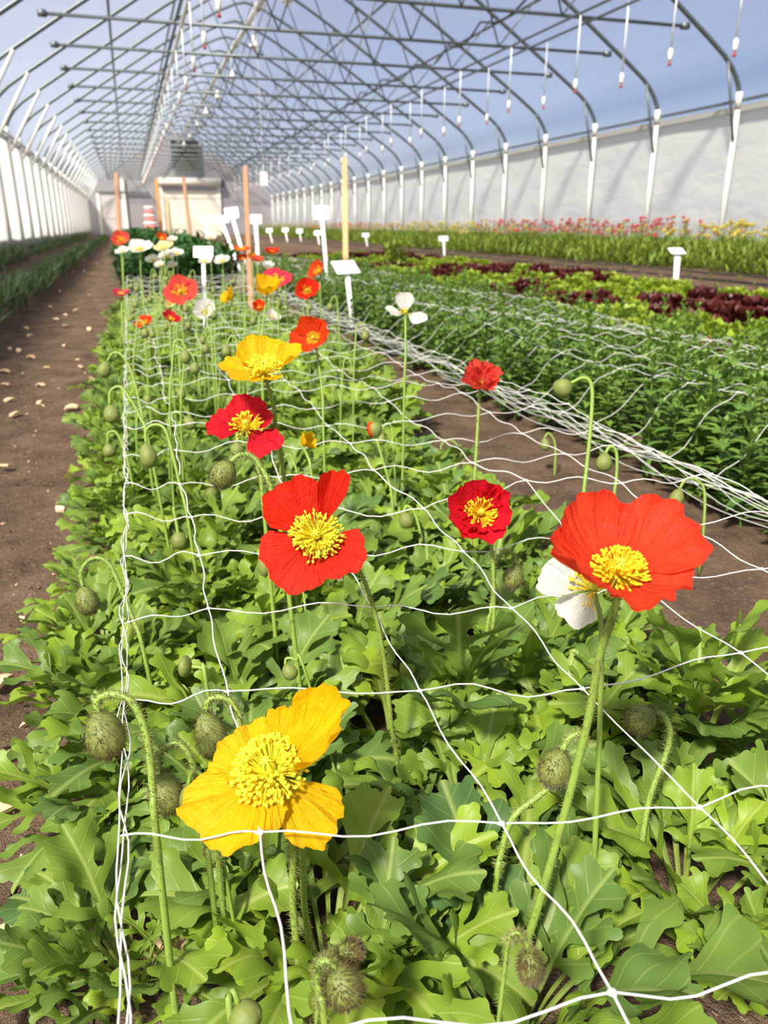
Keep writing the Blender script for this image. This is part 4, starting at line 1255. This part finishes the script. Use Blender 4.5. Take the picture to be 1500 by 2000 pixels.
BUDS = [
 ('big hairy nodding bud at the left, on an arched stem over the soil', 205, 1434, 75, 96, [(192, 1392), (190, 1368), (215, 1356), (252, 1366), (276, 1405), (290, 1460), (298, 1540), (306, 1640)], 1),
 ('hairy nodding bud on a hooked stem just left of the yellow poppy', 325, 1548, 62, 84, [(310, 1508), (308, 1480), (325, 1458), (352, 1454), (376, 1490), (392, 1560), (404, 1650), (410, 1700)], 1),
 ('dark hairy bud half behind the stem above the yellow poppy', 412, 1436, 62, 96, [(400, 1392), (408, 1368), (430, 1362), (452, 1372), (466, 1400), (470, 1450)], 1),
 ('nodding bud hanging far left over the soil path', 170, 1172, 42, 58, [(160, 1142), (158, 1118), (172, 1096), (192, 1090), (216, 1106), (240, 1160), (262, 1215), (280, 1270)], 1),
 ('fat ribbed bud nodding left of the scarlet poppy', 437, 926, 50, 58, [(452, 898), (470, 888), (495, 894), (520, 930), (535, 975), (548, 1030)], 1),
 ('slim green bud on a tall hook in the left of the bed', 290, 890, 34, 50, [(285, 864), (285, 842), (300, 830), (322, 838), (338, 890), (352, 950), (368, 1020)], 0),
 ('dark hairy bud hanging from a short hook right of the crimson poppy', 1003, 1126, 38, 50, [(1010, 1100), (1005, 1084), (992, 1076), (976, 1086), (966, 1110), (962, 1170), (950, 1240)], 1),
 ('round bud looking left on a curved hairy stem at right', 1253, 1404, 58, 58, [(1276, 1392), (1296, 1398), (1309, 1430), (1300, 1475), (1278, 1530), (1262, 1590), (1250, 1680), (1240, 1760)], 1),
 ('dark bud tucked behind the crossing stems below the largest poppy', 1085, 1500, 62, 76, [(1098, 1464), (1114, 1440), (1136, 1434), (1142, 1456), (1112, 1506), (1050, 1556), (1000, 1600), (978, 1670), (968, 1730)], 1),
 ('dark brown hairy bud pointing down at bottom centre right', 1036, 1888, 46, 62, [(1034, 1856), (1024, 1834), (1008, 1822), (996, 1836), (985, 1900)], 1),
 ('round hairy bud low at the bottom centre', 671, 1926, 74, 82, [(655, 1890), (640, 1876), (622, 1884), (620, 1910), (628, 1960), (634, 1995)], 1),
 ('small hairy bud above the low round one at bottom centre', 682, 1858, 42, 46, [(664, 1862), (646, 1866), (630, 1882), (622, 1930)], 1),
 ('blurred dark bud at the very bottom left of centre', 478, 1985, 70, 60, [(462, 1956), (455, 1935), (448, 1960), (450, 1998)], 0),
 ('plump bud on the tallest curved stem at right before the second bed', 1100, 758, 40, 38, [(1120, 745), (1140, 738), (1156, 756), (1154, 830), (1145, 920), (1139, 975)], 0),
 ('dark round bud hanging above the large red poppy', 1180, 903, 32, 38, [(1183, 882), (1192, 872), (1204, 884), (1204, 930), (1198, 980)], 0),
 ('light green bud on a hook at the right edge of the netting', 1322, 972, 28, 36, [(1328, 952), (1340, 936), (1362, 938), (1376, 962), (1374, 1035)], 0),
 ('small slim bud hooked left of the coral double poppy', 862, 900, 20, 33, [(860, 882), (864, 866), (882, 860), (898, 880), (902, 920), (902, 970)], 0),
 ('bud under a hook between scarlet and crimson poppies', 793, 1016, 30, 34, [(784, 996), (796, 988), (812, 1008), (821, 1050), (816, 1110), (812, 1150)], 0),
 ('upper dark bud of the pair hooked over the left edge', 205, 722, 26, 34, [(210, 703), (220, 690), (238, 694), (258, 730), (272, 785), (284, 850)], 0),
 ('lower dark bud of the pair hooked over the left edge', 219, 809, 32, 38, [(213, 788), (216, 764), (236, 756), (258, 785), (276, 820), (292, 870)], 0),
 ('small bud at the left fringe under the hooked pair', 214, 880, 26, 28, [(208, 862), (212, 846), (226, 844), (240, 870), (254, 920)], 0),
 ('bud hanging in front of the rose red poppy', 463, 878, 28, 28, [(461, 862), (466, 840), (482, 832), (496, 848), (504, 890), (510, 960), (513, 1000)], 0),
 ('dark bud right of the small hook in mid bed', 370, 826, 24, 30, [(356, 806), (342, 804), (337, 820), (350, 860), (362, 910)], 0),
 ('dark bud beneath the rose red poppy stems', 550, 942, 26, 30, [(546, 926), (552, 900), (566, 888), (578, 915), (584, 960)], 0),
 ('pale bud just under the fat ribbed bud', 413, 964, 27, 28, [(418, 950), (426, 938), (434, 960), (438, 1010)], 0),
 ('hairy bud on a straight stem left of the scarlet poppy', 350, 1056, 32, 36, [(347, 1036), (342, 1010), (338, 990), (346, 1030), (352, 1100)], 0),
 ('slim bud half hidden behind the scarlet poppy petal', 515, 1102, 24, 50, [(512, 1078), (524, 1056), (544, 1054), (566, 1090), (590, 1150), (598, 1210)], 0),
 ('little bud in the shade below the scarlet poppy', 566, 1312, 30, 34, [(555, 1296), (560, 1286), (580, 1290), (596, 1312)], 0),
 ('reddish bud splitting open on a straight hairy stem', 733, 840, 28, 32, [(735, 855), (748, 900), (762, 950), (768, 1000)], 0),
 ('brown bud at the left near the net cord', 296, 1095, 26, 26, [(300, 1080), (312, 1072), (324, 1090), (330, 1130)], 0),
 ('long hairy bud lying low between leaves at left', 362, 1302, 44, 26, [(384, 1302), (396, 1306), (402, 1330)], 0),
 ('dark bud behind the hooked bud left of the yellow poppy', 372, 1560, 44, 56, [(366, 1530), (376, 1508), (396, 1520), (420, 1600)], 0),
 ('pale green bud on a hook over the soil path', 1065, 868, 20, 26, [(1062, 852), (1072, 846), (1084, 866), (1084, 910), (1080, 960)], 0),
]
for i, (lab, x, y_, w_, h_, arch, nr) in enumerate(BUDS):
    bud(lab, x, y_, w_, h_, arch, near=bool(nr), seed=300 + i, open_col='orange' if 'splitting' in lab else None)
random.seed(77)
for i in range(70):
    px = random.uniform(-0.04, 0.66) if i % 2 else random.uniform(-0.06, 0.25); py = random.uniform(1.35, 4.4); hz = random.uniform(0.22, 0.42)
    c = Vector((px, py, hz))
    v = c - EYE; d = v.dot(FW); sx = 750 + FOC * v.dot(RT) / d; sy = 1000 - FOC * v.dot(UP) / d
    w_ = 0.02 * 1500 / d
    side = random.choice((-1, 1))
    bud('small green bud nodding on a thin stem in the far part of the netted bed', sx, sy, w_, w_ * 1.25,
        [(sx, sy - w_ * 0.6), (sx + side * w_ * 0.4, sy - w_ * 1.5), (sx + side * w_ * 1.0, sy - w_ * 1.2), (sx + side * w_ * 1.2, sy + w_), (sx + side * w_ * 1.4, sy + w_ * 5)], depth=d, seed=500 + i, group='small far buds in the netted bed')

# extra bare stems next to the front yellow flower
for i, (lab, arch, d, d1) in enumerate([('second hairy green stem beside the yellow poppy stem', [(588, 1606), (592, 1680), (594, 1760), (606, 1860), (612, 1960)], 0.565, 0.62),
                                        ('hairy stem rising beside the hooked bud at the yellow poppy', [(430, 1560), (424, 1640), (430, 1710)], 0.56, 0.6)]):
    P = stem_to_ground(arch, d, None, d1); base = P[-1].copy()
    t = thing('poppy_shoot', lab, 'poppy stalk', base)
    pts = spline([p - base for p in P], 6); mb = MB(); mb.tube(pts, 0.0026, 8); mb.build('stem', M['stem'], t)
    hb = MB(); hairs(pts, 0.0026, 300, 0.004, hb, 900 + i); hb.build('hairs', M['hairg'], t, False)

# ------------------------------------------------------------------ stakes and signs
def stake(label, top, bot, d, wpx, mat):
    a = at_d(top[0], top[1], d); b = at_d(bot[0], bot[1], d)
    k = (b - a) / max(1e-6, a.z - b.z)
    g = a + k * (a.z - ground(a.x, a.y) + 0.03)
    h = wpx * d / 3000
    t = MB(); ax = (a - g); L = ax.length; zz = ax.normalized(); xx = RT - zz * RT.dot(zz); xx.normalize(); yy = zz.cross(xx)
    Mx = Matrix(((xx.x, yy.x, zz.x, 0), (xx.y, yy.y, zz.y, 0), (xx.z, yy.z, zz.z, 0), (0, 0, 0, 1)))
    t.box((-h, -h * 0.7, 0), (h, h * 0.7, L - 0.01), Mx); t.box((-h * 0.8, -h * 0.55, L - 0.01), (h * 0.8, h * 0.55, L), Mx)
    o = t.build('wooden_stake', mat, None, False); o.location = g
    return tag(o, label, 'stake')
stake('pale wooden stake, tallest and nearest, beside the white boards', (673, 308), (675, 500), 7.3, 10, M['stake'])
stake('brown wooden stake among the red poppies at the back', (479, 325), (487, 520), 4.8, 9, M['stake2'])
stake('thin brown stake standing before the roll door', (358, 345), (371, 450), 20.0, 6, M['stake2'])
stake('brown stake in front of the grey side door', (227, 338), (233, 455), 20.0, 7, M['stake2'])
stake('short pale stake near the roll door left side', (325, 385), (330, 450), 26.0, 4, M['stake'])

def sign(label, cx_, cy, w_, h_, foot, d, tilt=25, roll=0, lines=3, pw=0.012, yaw=0.0):
    c = at_d(cx_, cy, d); f = at_d(foot[0], foot[1], d)
    k = (f - c) / max(1e-6, c.z - f.z); g = c + k * (c.z - ground(c.x, c.y) + 0.02)
    t = thing('name_board', label, 'sign', g)
    W = w_ * d / 1500; Hh = h_ * d / 1500 / max(0.35, math.cos(math.radians(tilt)))
    nrm = Vector((-FW.x, -FW.y, 0)).normalized() * math.cos(math.radians(tilt)) + Vector((0, 0, 1)) * math.sin(math.radians(tilt))
    xx = RT * math.cos(math.radians(roll)) + Vector((0, 0, 1)) * math.sin(math.radians(roll)); xx = (xx - nrm * xx.dot(nrm)).normalized()
    if yaw:
        Rz = Matrix.Rotation(yaw, 3, 'Z'); nrm = Rz @ nrm; xx = Rz @ xx
    yy = nrm.cross(xx)
    Mx = Matrix(((xx.x, yy.x, nrm.x, c.x - g.x), (xx.y, yy.y, nrm.y, c.y - g.y), (xx.z, yy.z, nrm.z, c.z - g.z), (0, 0, 0, 1)))
    b = MB(); b.box((-W / 2, -Hh / 2, -0.002), (W / 2, Hh / 2, 0.002), Mx); b.build('board', M['signw'], t, False)
    b = MB(); tp = c - g - nrm * 0.006 - yy * Hh * 0.2
    u = RT * pw; v = Vector((FW.x, FW.y, 0)).normalized() * pw * 0.3
    b.add([-u * .7 - v, u * .7 - v, u * .7 + v, -u * .7 + v, tp - u - v, tp + u - v, tp + u + v, tp - u + v], [(0, 1, 5, 4), (1, 2, 6, 5), (2, 3, 7, 6), (3, 0, 4, 7), (4, 5, 6, 7)])
    b.build('post', M['signw'], t, False)
    if lines:
        b = MB()
        for k in range(lines):
            yy0 = Hh * (0.26 - 0.52 * k / max(1, lines - 1)); ww = W * (0.36 if k % 2 == 0 else 0.31)
            x = -ww
            q = random.Random(k + int(cx_))
            while x < ww:
                l = W * q.uniform(0.05, 0.12); b.box((x, yy0 - Hh * 0.05, 0.002), (min(ww, x + l), yy0 + Hh * 0.05, 0.003), Mx); x += l + W * 0.025
        b.build('printed_lines', M['ink'], t, False)
    return t
sign('tilted white name board with three printed lines beside the second bed', 675, 522, 50, 22, (684, 600), 4.5, 52, 3, 3, 0.014, 0.5)
sign('upright white name board on a tall white post left of the pale stake', 628, 415, 30, 25, (637, 515), 6.8, 8, 0, 2, 0.016)
sign('white name board on a short post right of the brown stake', 499, 428, 24, 17, (502, 480), 12.0, 8, 0, 0, 0.03)
sign('white name board on a leaning post left of the brown stake', 452, 416, 27, 20, (470, 480), 11.5, 10, 6, 0, 0.026)
sign('wide white name board low before the roll door edge', 432, 428, 30, 13, (452, 482), 11.0, 12, 0, 0, 0.026)
sign('white name board standing in the dark plants before the roll door', 402, 428, 22, 12, (404, 460), 14.0, 12, 0, 0, 0.03)
sign('white board low among the white poppies', 397, 492, 38, 20, (398, 530), 3.9, 20, 0, 3, 0.010)
for lab, x, y_, w_, h_, ft in [('white plant label edge on in the bare bed, nearest at right', 1322, 490, 28, 10, (1319, 552)), ('white plant label in the bare bed, second from the right', 866, 466, 18, 9, (868, 500)),
                               ('small white label left of the lettuce clump', 714, 459, 14, 7, (718, 485)), ('small white label just left of the pale stake', 620, 455, 13, 8, (624, 480)),
                               ('far white label left of the upright board', 585, 451, 12, 8, (588, 470)), ('far white label beside the end of the flower bed', 557, 449, 12, 7, (561, 469)), ('farthest white label right of the brown stake', 526, 450, 12, 7, (530, 466))]:
    g = at_z(ft[0], ft[1], 0.12); d = (g - EYE).dot(FW)
    d = min(d, 26)
    sign(lab, x, y_, w_, h_, ft, d, 35 if x != 1322 else 70, 4, 0, 0.02 if x < 1000 else 0.028)

# ------------------------------------------------------------------ chips, crumbs
def chip(label, px, py, L, W, rot, bend, grp=None, z=0.012):
    p = at_z(px, py, ground(0, 1) + z); p.z = ground(p.x, p.y) + z
    mb = MB(); n = 6; vs = []
    for side in (0.004, -0.001):
        for k in range(n + 1):
            u = (k / n - 0.5) * L
            for s_ in (-0.5, 0.5): vs.append((u, s_ * W * (1 - 0.25 * abs(2 * k / n - 1) ** 2), side + bend * (1 - (2 * k / n - 1) ** 2) * L))
    m = 2 * (n + 1)
    fs = []
    for k in range(n):
        fs += [(2 * k, 2 * k + 2, 2 * k + 3, 2 * k + 1), (m + 2 * k, m + 2 * k + 1, m + 2 * k + 3, m + 2 * k + 2), (2 * k, m + 2 * k, m + 2 * k + 2, 2 * k + 2), (2 * k + 1, 2 * k + 3, m + 2 * k + 3, m + 2 * k + 1)]
    fs += [(0, 1, m + 1, m), (2 * n, m + 2 * n, m + 2 * n + 1, 2 * n + 1)]
    mb.add(vs, fs)
    o = mb.build('wood_chip', M['chip'], None, False); o.location = p; o.rotation_euler = (random.uniform(-.25, .25), random.uniform(-.2, .2), rot)
    return tag(o, label, 'wood chip', grp)
random.seed(3)
chip('large curled wood chip on the soil beside the leaves at left', 135, 1272, 0.050, 0.034, 0.5, 0.22, None, 0.006)
chip('upright pale wood chip near the bed edge, halfway up the path', 126, 995, 0.045, 0.026, 1.2, 0.3)
chip('wood chip cut off by the left edge, low in the picture', 8, 1852, 0.055, 0.035, 0.7, 0.1)
chip('wood chip poking out below the yellow poppy leaves', 255, 1605, 0.05, 0.024, 2.2, 0.1)
chip('orange brown chip at the left edge of the picture', 4, 1335, 0.035, 0.02, 1.0, 0.15)
chip('small tan chip at the left edge above the bottom chip', 6, 1580, 0.025, 0.014, 0.4, 0.1)
chip('chip under the stalks of the bottom left plant', 345, 1845, 0.06, 0.03, 0.2, 0.05)
for px, py in [(20, 688), (52, 647), (80, 758), (38, 690), (92, 722), (128, 680), (62, 703), (10, 730), (130, 640), (154, 706), (158, 720), (175, 648), (145, 537), (165, 535), (88, 522), (165, 515), (192, 505), (175, 580), (128, 620), (20, 785), (80, 790), (118, 575), (150, 610), (12, 755), (180, 745), (98, 605), (110, 628), (60, 660), (190, 520), (182, 540), (30, 812), (8, 912), (140, 800)]:
    chip('pale wood chip scattered on the left soil path', px, py, random.uniform(0.025, 0.05), random.uniform(0.014, 0.026), random.uniform(0, 3.1), random.uniform(0.0, 0.25), 'small wood chips on the path')
cb = MB(); random.seed(4)
for k in range(5200):
    py = 0.5 + 3.4 * random.random() ** 1.8; px = random.uniform(-0.75, -0.02) if random.random() < 0.8 else random.uniform(-0.05, 0.85)
    s_ = random.uniform(0.0015, 0.0055) * (1 if random.random() < 0.93 else 1.8)
    p = Vector((px, py, ground(px, py) + s_ * 0.5 + 0.006)); d = [Vector((random.uniform(-1, 1), random.uniform(-1, 1), random.uniform(-.6, .9))) * s_ for _ in range(4)]
    cb.add([p + v for v in d], [(0, 1, 2), (0, 2, 3), (0, 3, 1), (1, 3, 2)], mi=1 if random.random() < 0.10 else 0)
tag(cb.build('soil_crumbs', [M['soil'], M['chip']], None, False), 'loose soil crumbs and wood bits covering the path', 'crumbs', None, 'stuff')
